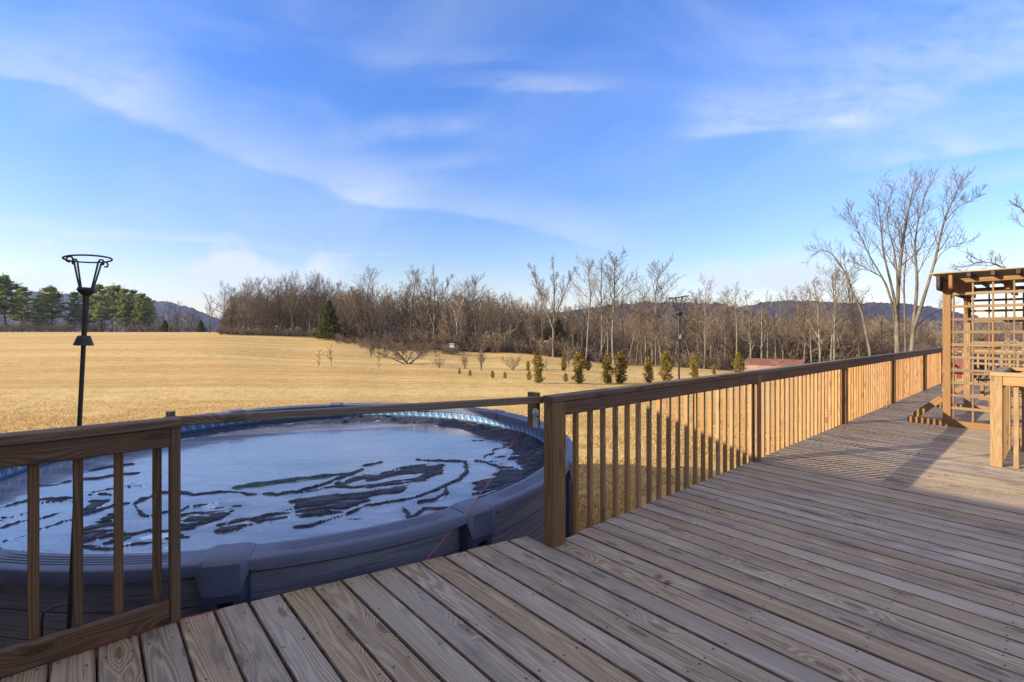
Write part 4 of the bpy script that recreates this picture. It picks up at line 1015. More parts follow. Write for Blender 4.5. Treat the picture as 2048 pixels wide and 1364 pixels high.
# custom big trees
def px3(px, py, Y): return Vector(((px-1024)/F_PX*Y, Y, EYE+(HZ-py)/F_PX*Y))
def custom(name, base_px, Y, stems, label, mt='bark_grey', mc='twig_dark', **kw):
    """stems: (list of photo points the stem passes, base radius, limb count, spread)"""
    base = at(base_px, Y); rng = random.Random(hash(label) % 1000 if False else len(label)*7+base_px)
    tm, cm = MB(), MB()
    for pts, r0, nl, spread in stems:
        P = [px3(x, HZ-(HZ-y)*(.94 if Y < 37 and name == 'bare_tree' and base_px < 2000 else 1), Y+dy)-base for x, y, dy in pts]
        q = []
        for i in range(len(P)-1):
            a, b, c, d = P[max(i-1, 0)], P[i], P[i+1], P[min(i+2, len(P)-1)]
            for t in np.linspace(0, 1, 5)[:-1]: q.append(.5*((2*b)+(c-a)*t+(2*a-5*b+4*c-d)*t*t+(3*b-a-3*c+d)*t**3))
        q.append(P[-1]); n = len(q)-1
        rad = [r0*.74*(1-.88*(i/n)**.85) for i in range(n+1)]; tm.tube(q, rad, 7, .5, cap=False)
        L = sum((q[i+1]-q[i]).length for i in range(n)); o = dict(DEF); o.update(dict(H=L, wob=.06, up=.13, rmin=.0085, n1=(6, 9), n2=(4, 6))); o.update(kw); az = rng.uniform(0, 6)
        nl = int(nl*1.05)
        for c in range(nl):
            f = kw.get('bare', .42)+(1-kw.get('bare', .42))*(c+rng.random()*.8)/nl; f = min(f, .985); x = f*n; i = min(int(x), n-1); az += 2.4+rng.uniform(-.4, .4)
            td = (q[i+1]-q[i]).normalized(); l = L*spread*(.92-.55*f)*rng.uniform(.7, 1.25)
            branch(tm, cm, rng, q[i].lerp(q[i+1], x-i), rdir(rng, td, rng.uniform(.4, .8), az), l, max(.018, rad[i]*.42), 1, o)
    o = empty(name, base, label, 'tree'); o.location = (0,0,0); ORG[o.name] = Vector((0,0,0))
    tm.build('trunk', M[mt], o, smooth=True); cm.build('crown', M[mc], o); o.location = base; return o
YB = 34
custom('bare_tree', 1797, YB, [
 ([(1795,722,0),(1794,650,0),(1797,560,0),(1806,470,0),(1818,400,.3),(1828,352,.5)], .26, 15, .34),
 ([(1795,650,0),(1786,580,-.4),(1768,500,-.8),(1762,440,-1),(1755,375,-1.2)], .15, 12, .36),
 ([(1790,625,0),(1770,560,.6),(1738,500,1.2),(1712,440,1.6),(1700,425,1.8)], .11, 12, .40),
 ([(1797,590,0),(1790,500,.8),(1775,430,1.2),(1783,360,1.5)], .10, 10, .34),
 ([(1790,640,0),(1772,560,-.6),(1735,530,-1.0),(1705,515,-1.2)], .07, 8, .4)], 'huge bare tree with many rising stems, left one of the tallest pair')
custom('bare_tree', 1822, YB-1.5, [
 ([(1822,720,0),(1828,640,0),(1834,560,.3),(1830,480,.4),(1838,420,.5),(1852,362,.6)], .20, 13, .34),
 ([(1826,660,0),(1845,600,-.3),(1870,510,-.6),(1888,430,-.8),(1905,385,-.9),(1921,346,-1)], .17, 14, .30),
 ([(1862,540,-.5),(1880,500,-.2),(1908,480,.2),(1945,468,.5)], .05, 7, .4),
 ([(1830,655,0),(1855,632,.5),(1882,615,1.0),(1900,600,1.4)], .06, 6, .4),
 ([(1890,428,-.8),(1915,400,-.4),(1940,385,0),(1958,366,.2)], .045, 7, .4)], 'huge bare tree with a long right leaning fork, nearest the arbor')
custom('bare_tree', 1812, YB+1.5, [([(1811,720,0),(1810,640,0),(1808,560,.2),(1812,490,.4),(1800,440,.6)], .12, 10, .3)], 'slim dark stem standing between the two huge bare trees', 'bark_dark')
custom('bare_tree', 1745, 46, [([(1743,735,0),(1737,690,0),(1722,620,0),(1705,585,0),(1690,545,.3),(1665,510,.6),(1645,500,.8),(1632,505,1)], .21, 15, .26),
 ([(1700,575,0),(1690,530,-.5),(1688,505,-.8)], .08, 8, .3)], 'large pale tree leaning strongly left over the wood edge')
custom('bare_tree', 2075, 26, [([(2100,720,0),(2098,620,0),(2084,540,.3),(2062,470,.5),(2050,425,.6),(2028,408,.8)], .15, 7, .20),
 ([(2098,600,0),(2050,560,-.5),(1995,530,-.8),(1955,525,-1),(1925,545,-1)], .06, 9, .22), ([(2098,610,0),(2055,565,.6),(2015,545,1),(1980,520,1.2)], .05, 8, .2)], 'dark bare tree behind the arbor with branches reaching over its roof', 'bark_dark')
custom('white_sycamore', 913, 74, [([(914,650,0),(908,622,0),(897,605,0),(893,592,0),(884,590,0)], .11, 6, .25), ([(914,640,0),(918,620,.3),(925,606,.3),(928,590,.3),(924,576,.5),(927,560,.5)], .09, 8, .22), ([(914,690,0),(914,660,0),(914,640,0)], .13, 0, .1)], 'sycamore with bright white crooked limbs among the brown trees', 'bark_white', 'twig', bare=.55)
# centre wood behind the pool
G2 = 'bare trees of the wood behind the field'
cen = [('round0',730,76,540,'lone tall tree with an open crown between the big evergreen and the grey roofed house'),('tall2',800,78,570,'slim dark tree with a narrow spire crown above the spreading orchard shrub'),('tall2',822,76,540,'taller of two narrow spire crowned trees above the orchard shrub'),
 ('fork0',868,74,532,'big dark forked tree at the centre of the wood, highest in the middle'),('round0',855,80,560,None),('round1',893,72,575,None),('tall1',955,78,555,'twin topped tree right of the white sycamore'),('tall1',938,80,565,None),('round1',985,76,590,None),('round2',1000,72,600,None),
 ('round1',960,70,608,None),('round2',920,69,612,None),('round0',1025,82,590,None),('round1',1040,74,612,None),('thin1',1062,76,562,None),('round2',770,80,580,None),('round0',795,84,585,None),('round1',840,78,600,None),('round2',712,82,580,None),('round0',700,80,585,None),('round1',690,86,575,None),('round2',1062,70,628,None),('round1',1140,72,630,None),('round2',1190,74,640,None),('round1',1262,74,620,None),('round2',1370,72,630,None),('round1',1440,70,640,None),('round0',1500,72,640,None),('round1',1600,68,640,None),('round2',1690,66,640,None),('round1',1745,60,640,None),('round2',1850,60,650,None)]
for k, px, Y, yt, lb in cen: bare(k, px, Y, yt, lb or 'brown bare tree inside the mixed wood right of the big evergreen', G2)
# left wood: dense stand on the crest
G3 = 'bare trees of the dense stand on the field crest'
st = [(418,590),(433,580),(452,570),(462,575),(470,580),(482,562),(492,570),(505,566),(515,580),(522,558),(533,560),(545,572),(556,562),(566,556),(577,560),(588,568),(598,549),(610,553),(620,550),(632,556),(640,566),(652,562),(663,566),(672,572),(682,566),(660,580),(625,575),(540,585),(500,590),(575,580)]
for i, (px, yt) in enumerate(st):
    k = ['tall2','round0','round2','tall1','round0','round1'][i % 6]
    if px < 440: k = ('crook0', 'thin1')[i % 2]
    lb = {418: 'leafless snag leaning left alone at the left end of the dense stand', 433: 'upright snag at the left end of the dense stand, beside the leaning one'}.get(px, 'grey brown bare tree packed in the dense stand left of the big evergreen')
    bare(k, px, (96 if px < 440 else 88)+(i*7 % 5)*4.5, yt, lb, G3, wide=.82 if px > 440 else 1)
G4 = 'bare trees left of the dense stand'
bare('crook0', 338, 110, 600, 'crooked dark tree right of the pines, left of its twin', G4, 2.0); bare('crook0', 362, 112, 601, 'crooked dark tree right of the pines, right hand twin', G4, .8); bare('round1', 385, 118, 628, 'low rounded bare tree near the crest right of the crooked pair', G4)
# ------------------------------------------------------------------ evergreens
def foliage(mb, rng, c, n, size, spread, out=None, rnd=None):
    for _ in range(n):
        p = c+Vector((rng.gauss(0, spread[0]), rng.gauss(0, spread[1]), rng.gauss(0, spread[2])))
        d = Vector((rng.gauss(0, 1), rng.gauss(0, 1), rng.gauss(.35, .8))); d = d+out*1.3 if out is not None else d; d.normalize()
        w = d.cross(Vector((rng.gauss(0, 1), rng.gauss(0, 1), rng.gauss(0, 1)))).normalized()*size*rng.uniform(.22, .4)
        q = size*rng.uniform(.7, 1.4)
        mb.add([tuple(p-w), tuple(p+w), tuple(p+d*q)], [(0, 1, 2)], None, min(1, max(0, rng.gauss(.45, .28) if rnd is None else rng.gauss(rnd, .2))))
def conifer(seed, H, R_, n, size, shape, pw=1.0, gap=.0, lobes=7):
    rng = random.Random(seed); tm, cm = MB(), MB(); tm.tube([(0,0,-.1), (0,0,H*.5), (0,0,H*.93)], [H*.022, H*.015, .004], 6, cap=False)
    ph = rng.uniform(0, 6)
    for i in range(n):
        f = rng.random()**pw; z = H*(.03+.95*f); a = rng.uniform(0, 6.28)
        prof = np.interp(f, *shape)*R_*(.74+.46*math.sin(lobes*f*3.1+a*2+ph)*math.cos(3*a+ph+f*9))
        r = prof*math.sqrt(rng.uniform(.25, 1))
        o = Vector((math.cos(a), math.sin(a), .45)); p = Vector((math.cos(a)*r, math.sin(a)*r, z))
        foliage(cm, rng, p, 4, size, (size*.35,)*3, o)
    return tm, cm
SH_C = ([0, .1, .35, .6, .85, 1], [.45, .8, 1, .85, .5, .06]); SH_B = ([0, .08, .3, .6, 1], [.9, 1, .82, .5, .03]); SH_G = ([0, .12, .25, .32, .6, .85, 1], [.5, .9, .7, .45, 1, .6, .08])
CON = {'c0': conifer(1, 2, .40, 560, .10, SH_C), 'c1': conifer(2, 2, .38, 540, .10, SH_C, 1, 0, 9), 'c2': conifer(3, 2, .40, 520, .10, SH_G, 1, 0, 11), 'c3': conifer(4, 2, .56, 560, .105, SH_C), 'big': conifer(5, 5.5, 2.1, 3800, .17, SH_B, 1.15, 0, 13)}
G5 = 'young cedars in rows across the field'
def cedar(kind, px, py, yt, label, mat='cedar', w=1.18):
    p = at_row(px, py, 16, 75); s = height_to(p, yt)/2.0; tm, cm = CON[kind]
    plant_tree(kind+mat, tm, cm, 'young_cedar', M['bark_dark'], M[mat], p, rt.uniform(0, 6.28), (s*w, s*w, s), label, 'cedar', G5)
for a in [('c3',919,748,737,'smallest cedar seedling at the left end of the row'),('c3',940,752,740,'tiny cedar seedling second from the left end of the row'),('c3',985,756,741,'tiny cedar seedling third from the left end of the row'),('c3',1010,757,744,'tiny upright cedar seedling just left of the low round cedar'),
 ('c3',1058,760,742,'low round cedar left of the first tall narrow cedar'),('c2',1077,766,712,'first tall narrow cedar from the left, pinched at its waist'),('c2',1056,742,722,'thin sparse cedar behind the low round cedar'),('c3',1131,764,746,'low bushy cedar between the first and second tall cedars'),('c2',1157,767,706,'tall cedar pinched near its foot, in front of the bronze clump'),
 ('c0',1215,767,708,'left one of the two full cedars standing close together left of the lantern stake'),('c0',1241,767,703,'right one of the two full cedars standing close together left of the lantern stake'),('c1',1297,766,716,'shorter full cedar standing alone nearer the lantern stake'),('c0',1332,764,703,'tall full cedar just left of the lantern stake'),('c2',1389,757,711,'cedar with a thin foot just right of the lantern stake'),
 ('c2',1428,749,728,'small thin cedar between the lantern stake and the gambrel shed'),('c3',1477,746,706,'bushy pale cedar just left of the gambrel shed'),('c3',1527,742,713,'yellowish cedar in front of the middle of the gambrel shed roof'),('c3',1583,736,714,'yellowish cedar in front of the right end of the gambrel shed'),('c3',1642,730,715,'yellow topped cedar peeping over the railing right of the gambrel shed'),('c3',1695,722,709,'yellow topped cedar peeping over the railing below the leaning tree')]:
    cedar(*a)
for a in [('c3',1074,738,702,'bronze brown cedar behind the first tall narrow cedar'),('c1',1128,741,706,'olive cedar behind the low bushy cedar'),('c3',1163,740,704,'left bush of the bronze cedar clump'),('c3',1176,741,712,'right bush of the bronze cedar clump')]:
    cedar(*a, mat='cedar_brown' if 'bronze' in a[4] else 'cedar', w=1.0)
def big_evergreen(px, Y, yt, wide, label, name='evergreen_tree', mat='evergreen'):
    p = at(px, Y); s = height_to(p, yt)/5.5; tm, cm = CON['big']
    plant_tree('big'+mat, tm, cm, name, M['bark_dark'], M[mat], p, rt.uniform(0, 6), (s*wide, s*wide, s), label, 'evergreen', 'dark evergreens at the wood edge')
big_evergreen(658, 74, 600, .92, 'large dark conical evergreen at the right end of the dense stand')
big_evergreen(1118, 76, 640, 1.0, 'dark evergreen behind the tall forked tree by the red shed'); big_evergreen(1150, 74, 668, 1.5, 'low spreading evergreen behind the bronze cedar clump')
big_evergreen(920, 70, 672, .8, 'short dark evergreen beside the grey nest box'); big_evergreen(1600, 66, 676, 1.2, 'dull green evergreen behind the right end of the gambrel shed'); big_evergreen(1690, 62, 690, 1.6, 'low dark evergreen under the leaning tree'); big_evergreen(330, 118, 640, 1.3, 'low blue green evergreen at the foot of the crooked pair of trees'); big_evergreen(402, 116, 640, 1.1, 'low evergreen left of the snags at the crest')
def pine(seed, H=15.0, bare_=.35, R_=3.3):
    rng = random.Random(seed); tm, cm = MB(), MB()
    top = Vector((rng.gauss(0, .3), rng.gauss(0, .3), H)); tm.tube([Vector((0,0,-.5)), top*.5+Vector((rng.gauss(0, .15), 0, 0)), top], [.22, .15, .03], 6, cap=False)
    z = H*bare_*.55; az = 0
    while z < H*.985:
        f = (z-H*bare_)/(H*(1-bare_))
        dead = f < 0
        for _ in range(3 if dead else rng.randint(4, 6)):
            az += 2.4+rng.uniform(-.6, .6)
            L = R_*(rng.uniform(.25, .5) if dead else np.interp(f, [0, .15, .5, .8, 1], [.75, 1, .85, .55, .12])*rng.uniform(.55, 1.15))
            d = Vector((math.cos(az), math.sin(az), rng.uniform(.0, .25)+.3*max(f, 0))); b = Vector((top.x*z/H, top.y*z/H, z)); e = b+d*L
            tm.tube([b, b.lerp(e, .5)+Vector((0,0,-.08*L)), e], [.045, .03, .012], 4, cap=False)
            if dead: continue
            n = int(8+L*5)
            for k in range(n):
                t = rng.uniform(.35, 1.05); c = b.lerp(e, t)+Vector((rng.gauss(0, .22*L*.5), rng.gauss(0, .22*L*.5), rng.gauss(.08, .10)))
                foliage(cm, rng, c, 7, .36, (.19, .19, .09), Vector((0,0,.5)), .25+.5*rng.random())
        z += rng.uniform(.5, .95)*H/15
    foliage(cm, rng, top, 16, .4, (.15, .15, .35))
    return tm, cm
PINES = {'p0': pine(1, 15, .24, 3.3), 'p1': pine(2, 15, .30, 3.7), 'p2': pine(3, 15, .18, 2.9)}
G6 = 'tall pines along the crest at the left edge'
for k, px, yt, lb in [('p1',12,550,'broad pine cut by the left edge of the picture, tallest of all'),('p0',44,575,'pine with a ragged side, second from the left edge'),('p2',-25,560,'pine just outside the left edge'),('p1',104,572,'round topped yellowish pine standing apart left of the lantern stake'),('p2',82,590,'thin pine half hidden behind the round topped one'),('p2',150,584,'pine just left of the lantern stake pole'),('p0',176,588,'pine right behind the lantern stake pole'),('p0',203,570,'tall pine first right of the lantern stake'),('p1',234,570,'wide dark pine second right of the lantern stake'),('p2',250,578,'pine squeezed behind the wide dark pine'),('p2',268,580,'narrow pine third from the right end of the pines'),('p0',284,588,'pine second from the right end of the pines'),('p2',298,596,'last small pine at the right end of the pines')]:
    p = at(px, 128+(abs(px)*13 % 17)); s = height_to(p, yt)/15.0; tm, cm = PINES[k]
    plant_tree(k, tm, cm, 'pine_tree', M['bark_dark'], M['pine'], p, rt.uniform(0, 6.28), (s*1.1, s*1.1, s), lb, 'pine', G6)
# ------------------------------------------------------------------ orchard shrubs and saplings
def shrub(seed, H, stems, lean, r=.03, **kw):
    rng = random.Random(seed); L = []
    for i in range(stems):
        a = i*6.28/stems+rng.uniform(-.5, .5); l = lean*rng.uniform(.4, 1.1); L.append(((rng.gauss(0, .03), rng.gauss(0, .03), -.05), (math.cos(a)*l, math.sin(a)*l, 1), H*rng.uniform(.7, 1.05), r*rng.uniform(.7, 1.2)))
    o = dict(limbs=7, bare=.2, n1=(4, 6), n2=(2, 4), spread=.42, wob=.10, up=.05, rmin=.008); o.update(kw)
    return bare_tree_meshes(seed, L, **o)
SHR = {'spread': shrub(31, 2, 9, 1.3, .035), 'vase': shrub(32, 2, 7, .45, .025), 'twiggy': shrub(33, 2, 9, .22, .02, spread=.3, limbs=6), 'sap': shrub(34, 2, 1, .05, .022, limbs=10, spread=.34), 'sap2': shrub(35, 2, 2, .12, .02, limbs=9, spread=.3)}
G7 = 'bare shrubs and saplings of the old orchard'
for k, px, py, yt, w, lb in [('sap',637,744,700,1,'small sapling farthest left on the open field'),('sap2',663,733,682,.8,'second sapling from the left on the open field'),('sap',757,743,705,.9,'small sapling in front of the large spreading shrub'),('spread',816,728,668,1.5,'largest spreading orchard shrub in the middle of the field'),('vase',742,713,682,.9,'small vase shaped shrub left of the large spreading shrub'),
 ('vase',930,738,702,.8,'low vase shaped shrub in front of the grey nest box'),('twiggy',962,741,682,.75,'tall twiggy shrub right of the nest box'),('spread',1026,740,696,.7,'fan shaped shrub left of the bronze cedars'),('twiggy',1138,738,684,.6,'reddish twiggy shrub rising behind the bronze clump'),('sap2',1092,746,704,.6,'thin sapling right of the first bronze cedar'),('sap',1260,746,690,.5,'thin pole like sapling right of the pair of full cedars'),('sap',1315,750,716,.5,'very small sapling left of the tall full cedar'),('vase',606,671,648,1.2,'small tan shrub on the crest edge of the dense stand'),('vase',560,668,650,1.5,'wider tan shrub on the crest left of its smaller neighbour'),('spread',878,735,705,.8,'low arching shrub right of the large spreading shrub'),('spread',770,716,690,.8,'low thin shrub behind the large spreading shrub')]:
    p = at_row(px, py, 18, 92); s = height_to(p, yt)/2.0; tm, cm = SHR[k]
    plant_tree(k, tm, cm, 'bare_shrub', M['bark'], M['twig_red' if k in ('twiggy',) else 'twig'], p, rt.uniform(0, 6.28), (s*w, s*w, s), lb, 'shrub', G7)
# ------------------------------------------------------------------ woodland that reads as one mass
def tris_of(mbs):
    V = []; T = []; R_ = []; b = 0
    for m in mbs:
        V += m.v; R_ += m.r
        for f in m.f:
            for i in range(1, len(f)-1): T.append((b+f[0], b+f[i], b+f[i+1]))
        b += m.n
    return np.array(V, np.float32), np.array(T, np.int32), np.array(R_, np.float32)
def scatter(name, protos, xf, mat, label, cat):
    VV = []; TT = []; RR = []; b = 0; rg = np.random.RandomState(4)
    for i, (x, y, z, s, w) in enumerate(xf):
        v, t, r = protos[i % len(protos)]; a = rg.uniform(0, 6.28); c, sn = math.cos(a), math.sin(a)
        q = np.stack([(v[:,0]*c-v[:,1]*sn)*s*w+x, (v[:,0]*sn+v[:,1]*c)*s*w+y, v[:,2]*s+z], 1)
        VV.append(q); TT.append(t+b); RR.append(np.clip(r*.5+rg.uniform(0, .6), 0, 1)); b += len(v)
    o = np_object(name, np.concatenate(VV), np.concatenate(TT), mat, np.concatenate(RR), (0,0,0))
    o['label'] = label; o['category'] = cat; o['kind'] = 'stuff'; return o
low = [tris_of(bare_tree_meshes(s, H=8, limbs=12, n1=(5, 7), n2=(3, 4), spread=.46, bare=.12, rmin=.026, wob=.13)) for s in (41, 42, 43, 44, 45)]
bush = [tris_of(shrub(s, 2, 8, .6, .02, limbs=5, n1=(3, 5), n2=(2, 3), rmin=.011)) for s in (51, 52, 53)]
rw = random.Random(9)
xf = []
for _ in range(1100):
    px = rw.uniform(690, 2450); Y = rw.uniform(74, 150)*(1 if px < 1400 else .9 if px < 1650 else .8); p = at(px, Y); yt = np.interp(px, [690, 800, 960, 1060, 1150, 1300, 1500, 1700, 1900, 2350], [592, 600, 598, 622, 640, 640, 648, 650, 655, 655])+rw.uniform(-14, 34); xf.append((p.x, p.y, p.z-.2, max(.45, height_to(p, yt)/8), rw.uniform(.9, 1.2)))
for _ in range(230):
    px = rw.uniform(440, 700); Y = rw.uniform(88, 125); p = at(px, Y); yt = np.interp(px, [440, 480, 600, 700], [610, 592, 578, 590])+rw.uniform(-5, 45); xf.append((p.x, p.y, p.z-.2, max(.4, height_to(p, yt)/8), 1))
for _ in range(120):
    px = rw.uniform(-520, 400); Y = rw.uniform(132, 165); p = at(px, Y); xf.append((p.x, p.y, p.z-.2, rw.uniform(.5, .9), 1.3))
far_ = [tris_of(bare_tree_meshes(s, H=8, limbs=9, n1=(4, 6), n2=(0, 1), spread=.5, bare=.15, rmin=.075, wob=.13)) for s in (61, 62, 63)]
pick = np.random.RandomState(3).choice(len(NEAR), 1700, False)
scatter('woodland', far_, [(x, y, z-1, rw.uniform(.8, 1.25), 1.25) for x, y, z in NEAR[pick]], M['brush'], 'leafless forest covering the near hill behind the row of tall trees', 'woodland')
scatter('woodland', low, xf, M['brush'], 'brown leafless woodland filling the background behind the field', 'woodland')
xf = []
for _ in range(900):
    px = rw.uniform(680, 2300); lim = np.interp(px, [680, 760, 900, 1060, 1300, 1700, 2300], [74, 68, 66, 66, 60, 52, 48]); Y = lim+abs(rw.gauss(0, 9))+1.5; p = at(px, Y); cl = float(fbm(np.array([p.x*.16]), np.array([p.y*.16]), 3, 71)[0]); xf.append((p.x, p.y, p.z-.1, max(.25, (cl-.28)*5.2)*rw.uniform(.5, 1.3), rw.uniform(.8, 1.4)))
for _ in range(95):
    px = rw.uniform(672, 930); Y = np.interp(px, [672, 760, 930], [73, 66, 64])-abs(rw.gauss(0, 4.5)); p = at(px, Y); xf.append((p.x, p.y, p.z-.05, rw.uniform(.25, .75), rw.uniform(1, 1.7)))
for _ in range(160):
    px = rw.uniform(440, 690); Y = rw.uniform(83, 95); p = at(px, Y); xf.append((p.x, p.y, p.z-.1, rw.uniform(.4, .9), 1.3))
for _ in range(110):
    px = rw.uniform(-60, 420); Y = rw.uniform(120, 140); p = at(px, Y); xf.append((p.x, p.y, p.z-.1, rw.uniform(.7, 1.6), 1.4))
scatter('underbrush', bush, xf, M['twig_red'], 'tangled russet underbrush along the foot of the woods', 'underbrush')
# ------------------------------------------------------------------ grass blades near the pool and through the railing
def build_grass():
    rg = np.random.RandomState(6); n = 130000
    Y = 4.5*np.exp(rg.uniform(0, 1, n)*math.log(20/4.5)); k = rg.uniform(-1.12, .75, n); X = k*Y+rg.normal(0, .2, n)
    un_u = (X-P0.x)*U.x+(Y-P0.y)*U.y; un_n = (X-P0.x)*N.x+(Y-P0.y)*N.y
    keep = (np.hypot(X-PC.x, Y-PC.y) > PR+.02) & ((un_n < -.15) | (un_u > 15.1)) & (fbm(X*.8, Y*.8, 3, 90) > .36)
    X, Y = X[keep], Y[keep]; n = len(X); Z = ground_z(X, Y)-.01
    a = rg.uniform(0, 6.28, n); h = rg.uniform(.03, .08, n)*(1-.6*sstep(12, 20, Y)); w = rg.uniform(.004, .009, n)*(1+Y/12); ln = rg.uniform(.2, 1.2, n)*h; b = rg.uniform(0, 6.28, n)
    v = np.empty((n, 3, 3), np.float32)
    v[:,0] = np.stack([X-np.cos(a)*w, Y-np.sin(a)*w, Z], 1); v[:,1] = np.stack([X+np.cos(a)*w, Y+np.sin(a)*w, Z], 1); v[:,2] = np.stack([X+np.cos(b)*ln, Y+np.sin(b)*ln, Z+h], 1)
    r = np.repeat(rg.uniform(0, 1, n), 3)
    o = np_object('dry_grass', v.reshape(-1, 3), np.arange(3*n).reshape(-1, 3), M['straw'], r, (0,0,0)); tag(o, kind='stuff')
build_grass()
# ------------------------------------------------------------------ buildings
def quad(mb, a, b, c, d, uvs=None, mi=0):
    mb.add([tuple(a), tuple(b), tuple(c), tuple(d)], [(0, 1, 2, 3)], [uvs] if uvs else None, 0, mi)
def slab(mb, a, b, c, d, t, uvs=None):
    """a roof plane with thickness t (downwards)"""
    a, b, c, d = map(Vector, (a, b, c, d)); n = (b-a).cross(d-a).normalized()*t
    L = (b-a).length; W = (d-a).length; u = [(0, 0), (L, 0), (L, W), (0, W)]
    lo = [a-n, b-n, c-n, d-n]
    mb.add([tuple(x) for x in (a, b, c, d)]+[tuple(x) for x in lo], [(0,1,2,3), (7,6,5,4), (0,4,5,1), (1,5,6,2), (2,6,7,3), (3,7,4,0)], [u]*6)
def gable_house(name, o, ax, L, W, H, R_, wall_m, roof_m, label, cat, over=.3, door=True, wins=(), base=-2):
    """o: middle of the front wall foot, ax: along the front; depth runs away behind"""
    ax = Vector(ax).normalized(); ay = Vector((-ax.y, ax.x, 0)); root = empty(name, o, label, cat)
    def P(a, b, z): return Vector(o)+ax*a+ay*b+Vector((0,0,z))
    m = MB(); l = L/2
    quad(m, P(-l,0,base), P(l,0,base), P(l,0,H), P(-l,0,H)); quad(m, P(l,W,base), P(-l,W,base), P(-l,W,H), P(l,W,H))
    for s in (-1, 1):
        v = [P(s*l,0,base), P(s*l,W,base), P(s*l,W,H), P(s*l,W/2,H+R_), P(s*l,0,H)]
        m.add([tuple(x) for x in v], [(0,1,2,3,4) if s > 0 else (4,3,2,1,0)])
    m.build('wall', wall_m, root)
    m = MB(); e = over; dz = R_/(W/2)*e; t = .12; l2 = l+over
    slab(m, P(-l2,-e,H-dz+t), P(l2,-e,H-dz+t), P(l2,W/2,H+R_+t), P(-l2,W/2,H+R_+t), t); slab(m, P(l2,W+e,H-dz+t), P(-l2,W+e,H-dz+t), P(-l2,W/2,H+R_+t), P(l2,W/2,H+R_+t), t)
    m.build('roof', roof_m, root)
    if name == 'garden_shed':
        for s in (-1, 1):
            m = MB()
            for y in (-e, W+e): beam(m, P(s*(l2+.03), y, H-dz+.06), P(s*(l2+.03), W/2, H+R_+.06), .05, .07)
            m.build('fascia', M['white_trim'], root)
    for (a, z, w, h) in wins:
        m = MB(); m.box(P(a, -.03, z), w+.18, .06, h+.18, ax); f = m.build('window', M['white_trim'], root)
        m = MB(); m.box(P(a, -.07, z), w, .03, h, ax); m.build('pane', M['glass'], f)
    return root, P
# our own house behind the camera: it throws the shade over the near deck and the pool
UE, HE = -4.9, 2.815
def own_house():
    nA, nB = -7.7, 14.0; root = empty('house', un(UE-4, 3, 0), 'tan sided house whose eave shades the near half of the deck', 'house')
    uw, ub = UE-.42, UE-9.0
    m = MB(); z0 = GZ-.1; ur = (uw+ub)/2; zr = HE+.29*(UE-ur)
    def w(u, n, z): return un(u, n, z)
    n0, n1 = nA+.3, nB-.3
    quad(m, w(uw,n0,z0), w(uw,n1,z0), w(uw,n1,HE-.12), w(uw,n0,HE-.12)); quad(m, w(ub,n1,z0), w(ub,n0,z0), w(ub,n0,HE-.12), w(ub,n1,HE-.12))
    for n in (n0, n1): m.add([tuple(w(uw,n,z0)), tuple(w(ub,n,z0)), tuple(w(ub,n,HE-.12)), tuple(w(ur,n,zr-.2)), tuple(w(uw,n,HE-.12))], [(0,1,2,3,4)])
    m.build('wall', M['tan_siding'], root)
    m = MB(); slab(m, w(UE,nA,HE), w(UE,nB,HE), w(ur,nB,zr), w(ur,nA,zr), .14); slab(m, w(ub-.42,nB,HE), w(ub-.42,nA,HE), w(ur,nA,zr), w(ur,nB,zr), .14)
    m.build('roof', M['roof_grey'], root)
    for n, ww, h, z in ((1.5, 1.8, 2.05, 1.05), (5.5, 1.2, 1.3, 1.5), (-3.5, 1.2, 1.3, 1.5), (9.5, 1.2, 1.3, 1.5)):
        m = MB(); m.box(un(uw+.03, n, z), ww+.2, .06, h+.2, N); f = m.build('door' if h > 2 else 'window', M['white_trim'], root)
        m = MB(); m.box(un(uw+.07, n, z), ww, .03, h, N); m.build('pane', M['glass'], f)
own_house()
# distant houses and sheds
p = at(752, 92); gable_house('farmhouse', p-Vector((0,0,.5)), (1, .25, 0), 6.0, 6, 2.0, 1.6, M['white_siding'], M['roof_grey'], 'white house with a grey roof half hidden by the brown trees', 'house', wins=((-1.8, 1.1, .9, 1.0), (1.6, 1.1, .9, 1.0)))
p = at(1084, 73); gable_house('garden_shed', p, (-.35, -1, 0), 2.6, 1.9, 1.2, .85, M['red_siding'], M['roof_rust'], 'small red shed with a white edged gable under the tall forked tree', 'shed', .12, wins=((.0, .7, .4, .4),))
p = at(2052, 60); gable_house('red_house', p, (1, -.3, 0), 4.2, 5, 4.0, 1.1, M['red_siding'], M['roof_red'], 'red house with white trim and grey windows seen through the trellis', 'house', wins=((-1.3, 3.0, .8, 1.1), (.6, 3.0, .8, 1.1)), base=-3)
p = at(1872, 52); gable_house('low_barn', p+Vector((0,0,1.15)), (1, -.55, 0), 5.4, 5, 1.2, 1.1, M['red_siding'], M['roof_red'], 'low building with a dull red roof peeping over the railing beside the arbor', 'barn', base=-5)
